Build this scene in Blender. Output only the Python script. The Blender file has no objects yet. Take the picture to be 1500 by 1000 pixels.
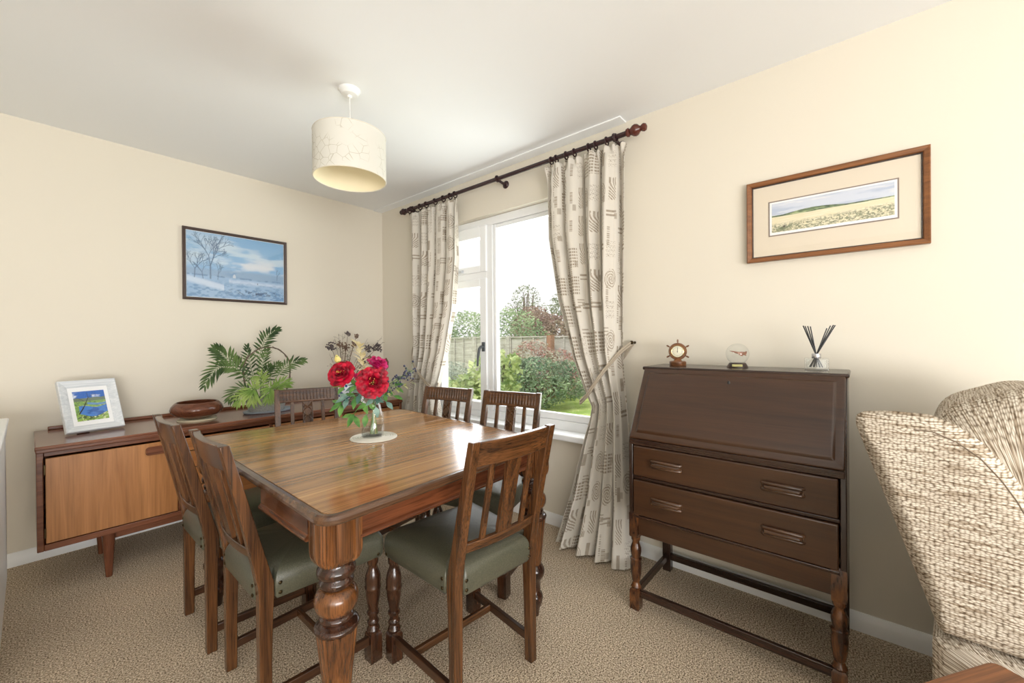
import bpy, bmesh, math, random
import numpy as np
from mathutils import Vector, Matrix

# ------------------------------------------------------------------ camera, light, exposure
SC = bpy.context.scene
COL = SC.collection
RX, BY, CZ = 2.1675, 3.4397, 2.40          # window wall, back wall, ceiling
LX, FY = -2.3, -3.6                          # unseen walls behind the camera

def look_camera(yaw, pitch, roll, height, lens):
    fw = Vector((math.cos(yaw), math.sin(yaw), 0)); rt = Vector((math.sin(yaw), -math.cos(yaw), 0)); up = Vector((0, 0, 1))
    c, s = math.cos(pitch), math.sin(pitch); fw, up = fw * c + up * s, up * c - fw * s
    c, s = math.cos(roll), math.sin(roll); rt, up = rt * c + up * s, up * c - rt * s
    cam = bpy.data.objects.new('camera', bpy.data.cameras.new('camera'))
    cam.data.sensor_width = 36.0; cam.data.lens = lens; cam.data.clip_start = 0.02
    m = Matrix((rt, up, -fw)).transposed().to_4x4(); m.translation = (0, 0, height)
    cam.matrix_world = m
    COL.objects.link(cam); SC.camera = cam
look_camera(0.7031, -0.0035, -0.0077, 1.1838, 598.7242 * 36 / 1500)

SC.view_settings.view_transform = 'Standard'
SC.view_settings.look = 'None'
SC.view_settings.exposure = 0.06
SC.view_settings.gamma = 1.0

world = bpy.data.worlds.new('overcast_sky'); SC.world = world; world.use_nodes = True
wn = world.node_tree.nodes; wl = world.node_tree.links
wn['Background'].inputs[0].default_value = (0.985, 0.99, 1.0, 1)
wn['Background'].inputs[1].default_value = 1.1

def area_light(name, loc, direction, sx, sy, power, color=(1, 1, 1), portal=False):
    l = bpy.data.lights.new(name, 'AREA'); l.shape = 'RECTANGLE'; l.size = sx; l.size_y = sy
    l.energy = power; l.color = color
    o = bpy.data.objects.new(name, l); COL.objects.link(o); o.location = loc
    o.rotation_euler = Vector(direction).to_track_quat('-Z', 'Y').to_euler()
    if portal: l.cycles.is_portal = True
    return o
# daylight from the garden window, plus two fill lamps added behind the camera
area_light('garden_window_daylight', (RX + 0.32, 1.9, 1.36), (-1, -0.05, 0.22), 1.65, 1.45, 40, (0.93, 0.97, 1.0))
area_light('rear_fill_light', (-0.85, FY + 0.06, 1.25), (0.14, 1, 0.55), 2.7, 2.1, 325, (0.97, 0.98, 1.0))  # added fill by the plain rear wall, tilted up to brighten room and ceiling
area_light('side_fill_light', (LX + 0.06, -0.9, 1.4), (1, 0.6, 0.35), 2.4, 1.5, 30, (0.97, 0.98, 1.0))  # weaker added fill by the plain side wall, no window built there

sun = bpy.data.lights.new('hazy_sun', 'SUN'); sun.energy = 3.2; sun.angle = 0.5; sun.color = (1, 0.98, 0.94)
so = bpy.data.objects.new('hazy_sun', sun); COL.objects.link(so); so.rotation_euler = Vector((0.75, 0.25, -0.9)).to_track_quat('-Z', 'Y').to_euler()   # from over the roof: lights the garden only

# ------------------------------------------------------------------ mesh helpers
R = math.radians
def lin(c):
    return tuple(((v / 255) / 12.92 if v / 255 <= 0.04045 else ((v / 255 + 0.055) / 1.055) ** 2.4) for v in c)

class MB:
    """collects shapes and links them as one mesh object"""
    def __init__(s): s.v = []; s.f = []; s.uv = {}; s.M = None
    def add(s, vs, fs):
        b = len(s.v)
        if s.M is not None: vs = [tuple(s.M @ Vector(p)) for p in vs]
        s.v += [tuple(p) for p in vs]; s.f += [tuple(i + b for i in f) for f in fs]
        return s
    def hexa(s, p):
        return s.add(p, [(3, 2, 1, 0), (4, 5, 6, 7), (0, 1, 5, 4), (1, 2, 6, 5), (2, 3, 7, 6), (3, 0, 4, 7)])
    def box(s, x0, x1, y0, y1, z0, z1):
        return s.hexa([(x0, y0, z0), (x1, y0, z0), (x1, y1, z0), (x0, y1, z0), (x0, y0, z1), (x1, y0, z1), (x1, y1, z1), (x0, y1, z1)])
    def bar(s, a, b, w, h, side=None):
        a = Vector(a); b = Vector(b); d = (b - a).normalized()
        if side is None: side = Vector((0, 0, 1)).cross(d)
        side = Vector(side)
        if side.length < 1e-4: side = Vector((1, 0, 0))
        side = (side - d * side.dot(d)).normalized(); up = d.cross(side)
        q = []
        for c in (a, b):
            for i, j in ((-1, -1), (1, -1), (1, 1), (-1, 1)): q.append(c + side * (i * w / 2) + up * (j * h / 2))
        return s.hexa(q)
    def prism(s, poly, z0, z1):
        n = len(poly)
        vs = [(x, y, z0) for x, y in poly] + [(x, y, z1) for x, y in poly]
        fs = [tuple(range(n - 1, -1, -1)), tuple(range(n, 2 * n))] + [(i, (i + 1) % n, n + (i + 1) % n, n + i) for i in range(n)]
        return s.add(vs, fs)
    def rings(s, rings, cap0=True, cap1=True, closed=True):
        n = len(rings[0]); vs = [p for r in rings for p in r]; fs = []
        for k in range(len(rings) - 1):
            for i in range(n if closed else n - 1):
                j = (i + 1) % n
                fs.append((k * n + i, k * n + j, (k + 1) * n + j, (k + 1) * n + i))
        if cap0: fs.append(tuple(range(n - 1, -1, -1)))
        if cap1: fs.append(tuple(range((len(rings) - 1) * n, len(rings) * n)))
        return s.add(vs, fs)
    def lathe(s, prof, c=(0, 0, 0), n=24, cap=True, mod=None):
        rg = []
        for z, r in prof:
            ring = []
            for i in range(n):
                a = 2 * math.pi * i / n; rr = r * (mod(a, z) if mod else 1)
                ring.append((c[0] + rr * math.cos(a), c[1] + rr * math.sin(a), c[2] + z))
            rg.append(ring)
        if prof[0][0] > prof[-1][0]: rg.reverse()
        return s.rings(rg, cap, cap)
    def tube(s, path, r, n=8, cap=True):
        path = [Vector(p) for p in path]; rg = []
        t0 = (path[1] - path[0]).normalized()
        ref = Vector((0, 0, 1)) if abs(t0.z) < 0.9 else Vector((1, 0, 0))
        u = t0.cross(ref).normalized()
        for i, p in enumerate(path):
            t = (path[min(i + 1, len(path) - 1)] - path[max(i - 1, 0)]).normalized()
            u = (u - t * u.dot(t)).normalized(); w = t.cross(u)
            rr = r[i] if isinstance(r, (list, tuple)) else r
            rg.append([p + (u * math.cos(2 * math.pi * k / n) + w * math.sin(2 * math.pi * k / n)) * rr for k in range(n)])
        return s.rings(rg, cap, cap)
    def ball(s, c, r, n=12, m=8, sc=(1, 1, 1)):
        rg = []
        for j in range(1, m):
            b = -math.pi / 2 + math.pi * j / m
            rg.append([(c[0] + sc[0] * r * math.cos(b) * math.cos(2 * math.pi * i / n), c[1] + sc[1] * r * math.cos(b) * math.sin(2 * math.pi * i / n), c[2] + sc[2] * r * math.sin(b)) for i in range(n)])
        return s.rings(rg)
    def torus(s, c, R0, r, axis, n=20, m=8):
        axis = Vector(axis).normalized(); u = axis.orthogonal().normalized(); w = axis.cross(u); c = Vector(c)
        vs = []; fs = []
        for i in range(n):
            a = 2 * math.pi * i / n; d = u * math.cos(a) + w * math.sin(a)
            for j in range(m):
                b = 2 * math.pi * j / m
                vs.append(c + d * (R0 + r * math.cos(b)) + axis * (r * math.sin(b)))
        for i in range(n):
            for j in range(m):
                fs.append((i * m + j, ((i + 1) % n) * m + j, ((i + 1) % n) * m + (j + 1) % m, i * m + (j + 1) % m))
        return s.add(vs, fs)

def link(o, parent):
    COL.objects.link(o)
    if parent is not None: o.parent = parent
    return o
def make(name, mb, mat, parent=None, bevel=0.0, smooth=40, segs=2, subd=0):
    me = bpy.data.meshes.new(name)
    me.from_pydata(mb.v, [], mb.f); me.validate(); me.update()
    bm = bmesh.new(); bm.from_mesh(me); bmesh.ops.recalc_face_normals(bm, faces=bm.faces); bm.to_mesh(me); bm.free()
    if smooth:
        me.polygons.foreach_set('use_smooth', [True] * len(me.polygons))
        if smooth < 180: me.set_sharp_from_angle(angle=R(smooth))
    me.materials.append(mat)
    o = bpy.data.objects.new(name, me); link(o, parent)
    if bevel:
        b = o.modifiers.new('bevel', 'BEVEL'); b.width = bevel; b.segments = segs; b.limit_method = 'ANGLE'; b.angle_limit = R(50)
    if subd:
        b = o.modifiers.new('subdivision', 'SUBSURF'); b.levels = subd; b.render_levels = subd
    return o
def grid_mesh(name, P, mat, parent=None, col=None, wrap=False, uv=None, smooth=True):
    """P: (nu, nv, 3) array -> quad sheet, optional per-vertex colour (nu, nv, 3) and uv (nu, nv, 2)"""
    nu, nv = P.shape[:2]
    idx = np.arange(nu * nv).reshape(nu, nv)
    a = idx[:-1, :-1].ravel(); b = idx[1:, :-1].ravel(); c = idx[1:, 1:].ravel(); d = idx[:-1, 1:].ravel()
    F = np.stack([a, b, c, d], 1)
    if wrap:
        F = np.concatenate([F, np.stack([idx[-1, :-1], idx[0, :-1], idx[0, 1:], idx[-1, 1:]], 1)])
    me = bpy.data.meshes.new(name)
    me.from_pydata(P.reshape(-1, 3).tolist(), [], F.tolist()); me.update()
    if smooth: me.polygons.foreach_set('use_smooth', [True] * len(me.polygons))
    if col is not None:
        at = me.color_attributes.new('pigment', 'FLOAT_COLOR', 'POINT')
        cc = np.ones((nu * nv, 4), np.float32); cc[:, :3] = col.reshape(-1, 3)
        at.data.foreach_set('color', cc.ravel())
    if uv is not None:
        L = me.uv_layers.new(name='uv'); vi = np.zeros(len(me.loops), np.int32); me.loops.foreach_get('vertex_index', vi)
        L.data.foreach_set('uv', uv.reshape(-1, 2)[vi].astype(np.float32).ravel())
    me.materials.append(mat)
    return link(bpy.data.objects.new(name, me), parent)
def tag(o, label, cat, group=None):
    o['label'] = label; o['category'] = cat
    if group: o['group'] = group
    return o
def thing(name, label, cat, loc=(0, 0, 0), rz=0.0, group=None):
    o = bpy.data.objects.new(name, None); o.empty_display_size = 0.1
    COL.objects.link(o); o.location = loc; o.rotation_euler = (0, 0, rz)
    return tag(o, label, cat, group)
def struct(o): o['kind'] = 'structure'; return o
def copy_tree(o, parent=None):
    c = o.copy(); COL.objects.link(c)
    if parent is not None: c.parent = parent
    for ch in list(o.children): copy_tree(ch, c)
    return c
def round_poly(pts, r, n=6):
    out = []; m = len(pts)
    for i in range(m):
        p = Vector(pts[i]); a = (Vector(pts[i - 1]) - p); b = (Vector(pts[(i + 1) % m]) - p)
        rr = r[i] if isinstance(r, (list, tuple)) else r
        if rr <= 0: out.append(tuple(p)); continue
        ua, ub = a.normalized(), b.normalized(); ang = ua.angle(ub); t = rr / math.tan(ang / 2)
        c = p + (ua + ub).normalized() * (rr / math.sin(ang / 2)); s0 = p + ua * t - c; s1 = p + ub * t - c
        a0 = math.atan2(s0.y, s0.x); a1 = math.atan2(s1.y, s1.x)
        da = (a1 - a0 + math.pi) % (2 * math.pi) - math.pi
        for k in range(n + 1):
            th = a0 + da * k / n; out.append((c.x + rr * math.cos(th), c.y + rr * math.sin(th)))
    return out
def inset(poly, d):
    out = []; n = len(poly)
    for i in range(n):
        p = Vector(poly[i]); a = Vector(poly[i - 1]); b = Vector(poly[(i + 1) % n])
        e1 = (p - a); e2 = (b - p)
        if e1.length < 1e-7: e1 = e2
        if e2.length < 1e-7: e2 = e1
        n1 = Vector((-e1.y, e1.x)).normalized(); n2 = Vector((-e2.y, e2.x)).normalized()
        m = n1 + n2; L = max(0.3, (1 + n1.dot(n2)) / 2)
        q = p + m * 0.5 * d / L
        out.append((q.x, q.y))
    return out
def lerp(a, b, t): return a + (b - a) * t
def interp(x, xs, ys): return float(np.interp(x, xs, ys))

# numpy noise for painted pictures and printed cloth
def vnoise(x, y, seed=0):
    x = np.asarray(x, float); y = np.asarray(y, float)
    xi = np.floor(x).astype(np.int64); yi = np.floor(y).astype(np.int64); fx = x - xi; fy = y - yi
    fx = fx * fx * (3 - 2 * fx); fy = fy * fy * (3 - 2 * fy)
    def h(i, j):
        n = (i * 374761393 + j * 668265263 + seed * 974634777) & 0x7fffffff
        n = ((n ^ (n >> 13)) * 1274126177) & 0x7fffffff
        return ((n ^ (n >> 16)) & 0xffff) / 65535.0
    return (h(xi, yi) * (1 - fx) + h(xi + 1, yi) * fx) * (1 - fy) + (h(xi, yi + 1) * (1 - fx) + h(xi + 1, yi + 1) * fx) * fy
def fbm(x, y, seed=0, o=4):
    s = 0; a = 0.5
    for k in range(o): s = s + a * vnoise(np.asarray(x) * 2 ** k, np.asarray(y) * 2 ** k, seed + k); a *= 0.5
    return s / (1 - 0.5 ** o)
def mixc(base, col, m):
    return base * (1 - m[..., None]) + np.array(lin(col)) * m[..., None]
def sstep(a, b, x):
    t = np.clip((x - a) / (b - a), 0, 1); return t * t * (3 - 2 * t)

# ------------------------------------------------------------------ materials
def new_mat(name):
    m = bpy.data.materials.new(name); m.use_nodes = True
    nt = m.node_tree; b = nt.nodes['Principled BSDF']
    return m, nt.nodes, nt.links, b
def plain(name, rgb, rough=0.5, metal=0.0, spec=0.5, bump=None, var=None, coat=0.0):
    m, n, l, b = new_mat(name)
    b.inputs['Base Color'].default_value = (*lin(rgb), 1); b.inputs['Roughness'].default_value = rough
    b.inputs['Metallic'].default_value = metal; b.inputs['Specular IOR Level'].default_value = spec
    b.inputs['Coat Weight'].default_value = coat
    if bump or var:
        tc = n.new('ShaderNodeTexCoord'); no = n.new('ShaderNodeTexNoise')
        no.inputs['Scale'].default_value = (bump or var)[0]; no.inputs['Detail'].default_value = 5
        l.new(tc.outputs['Object'], no.inputs['Vector'])
        if bump:
            bp = n.new('ShaderNodeBump'); bp.inputs['Strength'].default_value = bump[1]; bp.inputs['Distance'].default_value = bump[2]
            l.new(no.outputs['Fac'], bp.inputs['Height']); l.new(bp.outputs[0], b.inputs['Normal'])
        if var:
            rp = n.new('ShaderNodeValToRGB'); rp.color_ramp.elements[0].position = 0.3; rp.color_ramp.elements[1].position = 0.7
            rp.color_ramp.elements[0].color = (*lin(rgb), 1); rp.color_ramp.elements[1].color = (*lin(var[1]), 1)
            l.new(no.outputs['Fac'], rp.inputs['Fac']); l.new(rp.outputs[0], b.inputs['Base Color'])
    return m
def wood(name, dark, light, axis='x', across=22.0, along=1.3, pores=0.35, rough=0.3, coat=0.0, fig=1.2, contrast=(0.3, 0.72), board=0.0, spec=0.5):
    m, n, l, b = new_mat(name)
    tc = n.new('ShaderNodeTexCoord')
    sc = [across] * 3; sc['xyz'.index(axis)] = along
    mp = n.new('ShaderNodeMapping'); mp.inputs['Scale'].default_value = sc
    oi = n.new('ShaderNodeObjectInfo')
    ad = n.new('ShaderNodeVectorMath'); ad.operation = 'ADD'
    mu = n.new('ShaderNodeVectorMath'); mu.operation = 'SCALE'; mu.inputs['Scale'].default_value = 7.0
    cb = n.new('ShaderNodeCombineXYZ')
    for k in range(3): l.new(oi.outputs['Random'], cb.inputs[k])
    l.new(cb.outputs[0], mu.inputs[0]); l.new(tc.outputs['Object'], ad.inputs[0]); l.new(mu.outputs[0], ad.inputs[1])
    l.new(ad.outputs[0], mp.inputs['Vector'])
    n1 = n.new('ShaderNodeTexNoise'); n1.inputs['Scale'].default_value = 1.0; n1.inputs['Detail'].default_value = 6; n1.inputs['Roughness'].default_value = 0.62
    n1.inputs['Distortion'].default_value = fig
    l.new(mp.outputs[0], n1.inputs['Vector'])
    rp = n.new('ShaderNodeValToRGB'); e = rp.color_ramp.elements
    e[0].position = contrast[0]; e[1].position = contrast[1]; e[0].color = (*lin(dark), 1); e[1].color = (*lin(light), 1)
    l.new(n1.outputs['Fac'], rp.inputs['Fac'])
    sc2 = [across * 11] * 3; sc2['xyz'.index(axis)] = along * 5
    mp2 = n.new('ShaderNodeMapping'); mp2.inputs['Scale'].default_value = sc2; l.new(ad.outputs[0], mp2.inputs['Vector'])
    n2 = n.new('ShaderNodeTexNoise'); n2.inputs['Scale'].default_value = 1.0; n2.inputs['Detail'].default_value = 3
    l.new(mp2.outputs[0], n2.inputs['Vector'])
    r2 = n.new('ShaderNodeValToRGB'); r2.color_ramp.elements[0].position = 0.36; r2.color_ramp.elements[1].position = 0.52
    r2.color_ramp.elements[0].color = (1 - pores,) * 3 + (1,); r2.color_ramp.elements[1].color = (1, 1, 1, 1)
    l.new(n2.outputs['Fac'], r2.inputs['Fac'])
    mx = n.new('ShaderNodeMix'); mx.data_type = 'RGBA'; mx.blend_type = 'MULTIPLY'; mx.inputs['Factor'].default_value = 1.0
    l.new(rp.outputs[0], mx.inputs[6]); l.new(r2.outputs[0], mx.inputs[7])
    out = mx.outputs[2]
    if board:
        br = n.new('ShaderNodeTexNoise'); br.inputs['Scale'].default_value = 1.0; br.inputs['Detail'].default_value = 0
        s3 = [board] * 3; s3['xyz'.index(axis)] = 0.15
        mp3 = n.new('ShaderNodeMapping'); mp3.inputs['Scale'].default_value = s3; l.new(ad.outputs[0], mp3.inputs['Vector'])
        l.new(mp3.outputs[0], br.inputs['Vector'])
        r3 = n.new('ShaderNodeValToRGB'); r3.color_ramp.elements[0].position = 0.38; r3.color_ramp.elements[1].position = 0.62
        r3.color_ramp.elements[0].color = (0.80, 0.78, 0.76, 1); r3.color_ramp.elements[1].color = (1.08, 1.08, 1.08, 1)
        l.new(br.outputs['Fac'], r3.inputs['Fac'])
        m3 = n.new('ShaderNodeMix'); m3.data_type = 'RGBA'; m3.blend_type = 'MULTIPLY'; m3.inputs['Factor'].default_value = 1.0
        l.new(out, m3.inputs[6]); l.new(r3.outputs[0], m3.inputs[7]); out = m3.outputs[2]
    l.new(out, b.inputs['Base Color'])
    b.inputs['Roughness'].default_value = rough; b.inputs['Coat Weight'].default_value = coat; b.inputs['Coat Roughness'].default_value = 0.12
    b.inputs['Specular IOR Level'].default_value = spec
    bp = n.new('ShaderNodeBump'); bp.inputs['Strength'].default_value = 0.12; bp.inputs['Distance'].default_value = 0.001
    l.new(n2.outputs['Fac'], bp.inputs['Height']); l.new(bp.outputs[0], b.inputs['Normal'])
    return m
def pigment(name, rough=0.6, spec=0.3, transl=0.0):
    m, n, l, b = new_mat(name)
    at = n.new('ShaderNodeAttribute'); at.attribute_name = 'pigment'
    l.new(at.outputs['Color'], b.inputs['Base Color']); b.inputs['Roughness'].default_value = rough; b.inputs['Specular IOR Level'].default_value = spec
    if transl:
        t = n.new('ShaderNodeBsdfTranslucent'); l.new(at.outputs['Color'], t.inputs['Color'])
        mx = n.new('ShaderNodeMixShader'); mx.inputs[0].default_value = transl
        l.new(b.outputs[0], mx.inputs[1]); l.new(t.outputs[0], mx.inputs[2]); l.new(mx.outputs[0], n['Material Output'].inputs['Surface'])
    return m
def thin_glass(name, tint=(1, 1, 1), refl=1.0, rough=0.0):
    m, n, l, b = new_mat(name); n.remove(b)
    t = n.new('ShaderNodeBsdfTransparent'); t.inputs[0].default_value = (*tint, 1)
    g = n.new('ShaderNodeBsdfGlossy'); g.inputs['Roughness'].default_value = rough
    f = n.new('ShaderNodeLayerWeight'); f.inputs['Blend'].default_value = 0.5
    p = n.new('ShaderNodeMath'); p.operation = 'POWER'; p.inputs[1].default_value = 4.0; l.new(f.outputs['Facing'], p.inputs[0])
    k = n.new('ShaderNodeMath'); k.operation = 'MULTIPLY_ADD'; k.inputs[1].default_value = 0.7 * refl; k.inputs[2].default_value = 0.045 * refl
    mx = n.new('ShaderNodeMixShader'); l.new(p.outputs[0], k.inputs[0]); l.new(k.outputs[0], mx.inputs[0])
    l.new(t.outputs[0], mx.inputs[1]); l.new(g.outputs[0], mx.inputs[2]); l.new(mx.outputs[0], n['Material Output'].inputs['Surface'])
    return m
def leafmat(name, a, b_, scale=14.0, rough=0.45, transl=0.25):
    m, n, l, b = new_mat(name)
    tc = n.new('ShaderNodeTexCoord'); no = n.new('ShaderNodeTexNoise'); no.inputs['Scale'].default_value = scale; no.inputs['Detail'].default_value = 2
    l.new(tc.outputs['Object'], no.inputs['Vector'])
    rp = n.new('ShaderNodeValToRGB'); rp.color_ramp.elements[0].position = 0.38; rp.color_ramp.elements[1].position = 0.64
    rp.color_ramp.elements[0].color = (*lin(a), 1); rp.color_ramp.elements[1].color = (*lin(b_), 1)
    l.new(no.outputs['Fac'], rp.inputs['Fac']); l.new(rp.outputs[0], b.inputs['Base Color']); b.inputs['Roughness'].default_value = rough
    b.inputs['Specular IOR Level'].default_value = 0.3
    t = n.new('ShaderNodeBsdfTranslucent'); l.new(rp.outputs[0], t.inputs['Color'])
    mx = n.new('ShaderNodeMixShader'); mx.inputs[0].default_value = transl
    l.new(b.outputs[0], mx.inputs[1]); l.new(t.outputs[0], mx.inputs[2]); l.new(mx.outputs[0], n['Material Output'].inputs['Surface'])
    return m
def carpet_mat():
    m, n, l, b = new_mat('carpet_pile')
    tc = n.new('ShaderNodeTexCoord')
    a = n.new('ShaderNodeTexNoise'); a.inputs['Scale'].default_value = 185; a.inputs['Detail'].default_value = 3; a.inputs['Roughness'].default_value = 0.7
    l.new(tc.outputs['Object'], a.inputs['Vector'])
    rp = n.new('ShaderNodeValToRGB'); e = rp.color_ramp.elements
    e[0].position = 0.38; e[0].color = (*lin((92, 77, 62)), 1); e[1].position = 0.62; e[1].color = (*lin((252, 238, 216)), 1)
    x = e.new(0.5); x.color = (*lin((202, 181, 153)), 1)
    l.new(a.outputs['Fac'], rp.inputs['Fac'])
    c = n.new('ShaderNodeTexNoise'); c.inputs['Scale'].default_value = 2.2; c.inputs['Detail'].default_value = 3; l.new(tc.outputs['Object'], c.inputs['Vector'])
    r2 = n.new('ShaderNodeValToRGB'); r2.color_ramp.elements[0].position = 0.35; r2.color_ramp.elements[1].position = 0.65
    r2.color_ramp.elements[0].color = (0.9, 0.9, 0.9, 1); r2.color_ramp.elements[1].color = (1.04, 1.03, 1.02, 1); l.new(c.outputs['Fac'], r2.inputs['Fac'])
    mx = n.new('ShaderNodeMix'); mx.data_type = 'RGBA'; mx.blend_type = 'MULTIPLY'; mx.inputs['Factor'].default_value = 1
    l.new(rp.outputs[0], mx.inputs[6]); l.new(r2.outputs[0], mx.inputs[7]); l.new(mx.outputs[2], b.inputs['Base Color'])
    b.inputs['Roughness'].default_value = 0.95; b.inputs['Specular IOR Level'].default_value = 0.1
    bp = n.new('ShaderNodeBump'); bp.inputs['Strength'].default_value = 0.9; bp.inputs['Distance'].default_value = 0.006
    l.new(a.outputs['Fac'], bp.inputs['Height']); l.new(bp.outputs[0], b.inputs['Normal'])
    return m
def weave_mat(name, uvscale):
    """tweedy upholstery: rows of pale stitches over taupe, horizontal slubs"""
    m, n, l, b = new_mat(name)
    tc = n.new('ShaderNodeTexCoord'); mp = n.new('ShaderNodeMapping'); mp.inputs['Scale'].default_value = (uvscale, uvscale, 1)
    l.new(tc.outputs['UV'], mp.inputs['Vector'])
    vm = n.new('ShaderNodeMapping'); vm.inputs['Scale'].default_value = (1 / 0.0082, 1 / 0.0050, 1); l.new(mp.outputs[0], vm.inputs['Vector'])
    vo = n.new('ShaderNodeTexVoronoi'); vo.inputs['Scale'].default_value = 1.0; vo.inputs['Randomness'].default_value = 0.62; vo.voronoi_dimensions = '2D'; l.new(vm.outputs[0], vo.inputs['Vector'])
    br = n.new('ShaderNodeValToRGB'); e = br.color_ramp.elements; e[0].position = 0.12; e[0].color = (*lin((236, 228, 214)), 1); e[1].position = 0.72; e[1].color = (*lin((126, 111, 94)), 1)
    x = e.new(0.42); x.color = (*lin((204, 192, 174)), 1); l.new(vo.outputs['Distance'], br.inputs['Fac'])
    m2 = n.new('ShaderNodeMapping'); m2.inputs['Scale'].default_value = (9 * uvscale, 210 * uvscale, 1); l.new(tc.outputs['UV'], m2.inputs['Vector'])
    no = n.new('ShaderNodeTexNoise'); no.inputs['Scale'].default_value = 1; no.inputs['Detail'].default_value = 2; l.new(m2.outputs[0], no.inputs['Vector'])
    rp = n.new('ShaderNodeValToRGB'); rp.color_ramp.elements[0].position = 0.36; rp.color_ramp.elements[1].position = 0.56
    rp.color_ramp.elements[0].color = (*lin((176, 162, 146)), 1); rp.color_ramp.elements[1].color = (1, 1, 1, 1); l.new(no.outputs['Fac'], rp.inputs['Fac'])
    mx = n.new('ShaderNodeMix'); mx.data_type = 'RGBA'; mx.blend_type = 'MULTIPLY'; mx.inputs['Factor'].default_value = 0.9
    l.new(br.outputs['Color'], mx.inputs[6]); l.new(rp.outputs[0], mx.inputs[7]); l.new(mx.outputs[2], b.inputs['Base Color'])
    b.inputs['Roughness'].default_value = 0.9; b.inputs['Specular IOR Level'].default_value = 0.15
    bp = n.new('ShaderNodeBump'); bp.inputs['Strength'].default_value = 0.5; bp.inputs['Distance'].default_value = 0.002
    l.new(vo.outputs['Distance'], bp.inputs['Height']); bp.invert = True; l.new(bp.outputs[0], b.inputs['Normal'])
    return m

M = {}
M['wall'] = plain('cream_wall_paint', (223, 216, 201), 0.75, spec=0.15, bump=(160, 0.08, 0.001))
M['ceiling'] = plain('white_ceiling_paint', (244, 246, 247), 0.85, spec=0.1, bump=(60, 0.06, 0.001))
M['white'] = plain('white_gloss_paint', (238, 239, 238), 0.35)
M['upvc'] = plain('white_window_frame', (240, 242, 243), 0.3)
M['carpet'] = carpet_mat()
OAKD, OAKL = (40, 22, 12), (114, 73, 40)
M['chair_z'] = wood('chair_oak_upright', OAKD, OAKL, 'z', 34, 1.8, 0.5, 0.27, 0.15, 1.0, (0.28, 0.74))
M['chair_x'] = wood('chair_oak_crosswise', OAKD, OAKL, 'x', 34, 1.8, 0.5, 0.27, 0.15, 1.0, (0.28, 0.74))
M['chair_y'] = wood('chair_oak_lengthwise', (34, 19, 12), (86, 54, 32), 'y', 34, 1.8, 0.45, 0.30)
M['chair_turn'] = wood('chair_turned_oak', (32, 18, 12), (84, 50, 29), 'z', 30, 2.0, 0.35, 0.22, 0.2)
M['leather'] = plain('olive_green_leather', (70, 70, 57), 0.30, bump=(260, 0.45, 0.002), spec=0.6, var=(9, (91, 90, 74)))
M['brass_dark'] = plain('dark_brass_stud', (70, 58, 40), 0.35, 1.0)
M['table_top'] = wood('table_polished_oak', (114, 71, 34), (210, 158, 98), 'x', 30, 0.55, 0.34, 0.15, 0.3, 1.3, (0.26, 0.74), 5.0)
M['table_edge'] = wood('table_edge_oak', (58, 37, 24), (108, 76, 52), 'x', 26, 1.0, 0.2, 0.2, 0.3)
M['table_apron'] = wood('table_apron_oak', (52, 25, 15), (120, 68, 40), 'x', 15, 1.6, 0.35, 0.26, 0.2, 2.6)
M['table_apron_y'] = wood('table_side_apron_oak', (58, 31, 18), (126, 76, 45), 'y', 15, 1.6, 0.35, 0.26, 0.2, 2.6)
M['table_leg'] = wood('table_turned_oak', (48, 26, 14), (134, 84, 44), 'z', 26, 1.6, 0.45, 0.22, 0.3, 1.2)
M['table_ring'] = wood('table_dark_turned_oak', (32, 18, 12), (74, 43, 28), 'z', 20, 1.6, 0.3, 0.18, 0.3)
M['teak'] = wood('teak_door_veneer', (142, 92, 50), (184, 128, 78), 'z', 14, 0.7, 0.16, 0.3, 0.0, 1.6)
M['teak_x'] = wood('teak_drawer_veneer', (140, 88, 48), (180, 122, 74), 'x', 14, 0.7, 0.16, 0.3, 0.0, 1.6)
M['teak_dark'] = wood('dark_teak_carcass', (88, 50, 34), (132, 82, 56), 'x', 24, 0.8, 0.25, 0.26)
M['teak_top'] = wood('teak_polished_top', (104, 62, 44), (140, 90, 66), 'x', 18, 0.6, 0.2, 0.16, 0.2)
M['teak_leg'] = wood('teak_turned_leg', (86, 48, 32), (126, 76, 50), 'z', 24, 1.0, 0.2, 0.26)
M['bureau'] = wood('bureau_dark_oak', (50, 30, 17), (72, 45, 26), 'y', 20, 1.0, 0.16, 0.28, 0.15)
M['bureau_frame'] = wood('bureau_frame_oak', (36, 22, 16), (58, 36, 25), 'y', 20, 1.2, 0.22, 0.26, 0.15)
M['bureau_z'] = wood('bureau_upright_oak', (34, 21, 15), (56, 35, 25), 'z', 20, 1.2, 0.22, 0.26, 0.15)
M['bureau_worn'] = wood('bureau_worn_turned_oak', (52, 29, 18), (134, 84, 44), 'z', 34, 9.0, 0.2, 0.24, 0.2, 0.6, (0.42, 0.74))
M['handle'] = wood('bureau_handle_oak', (52, 34, 22), (88, 60, 40), 'y', 30, 3.0, 0.2, 0.2, 0.2)
M['pole'] = plain('dark_stained_curtain_pole', (52, 32, 34), 0.25)
M['mahogany'] = plain('red_brown_finial', (88, 42, 32), 0.25)
M['curtain'] = pigment('printed_curtain_cloth', 0.85, 0.1, 0.15)
M['rope'] = plain('beige_tieback_cord', (168, 156, 138), 0.8)
M['bowl'] = wood('turned_walnut_bowl', (84, 46, 30), (126, 76, 52), 'x', 26, 3.0, 0.2, 0.22)
M['table_side'] = wood('side_table_walnut', (92, 56, 36), (156, 102, 66), 'x', 30, 1.0, 0.3, 0.35)
M['weave'] = weave_mat('tweed_upholstery', 1.0)
M['black'] = plain('black', (22, 22, 24), 0.4)
M['chrome'] = plain('brushed_silver', (205, 206, 212), 0.22, 1.0)
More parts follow.
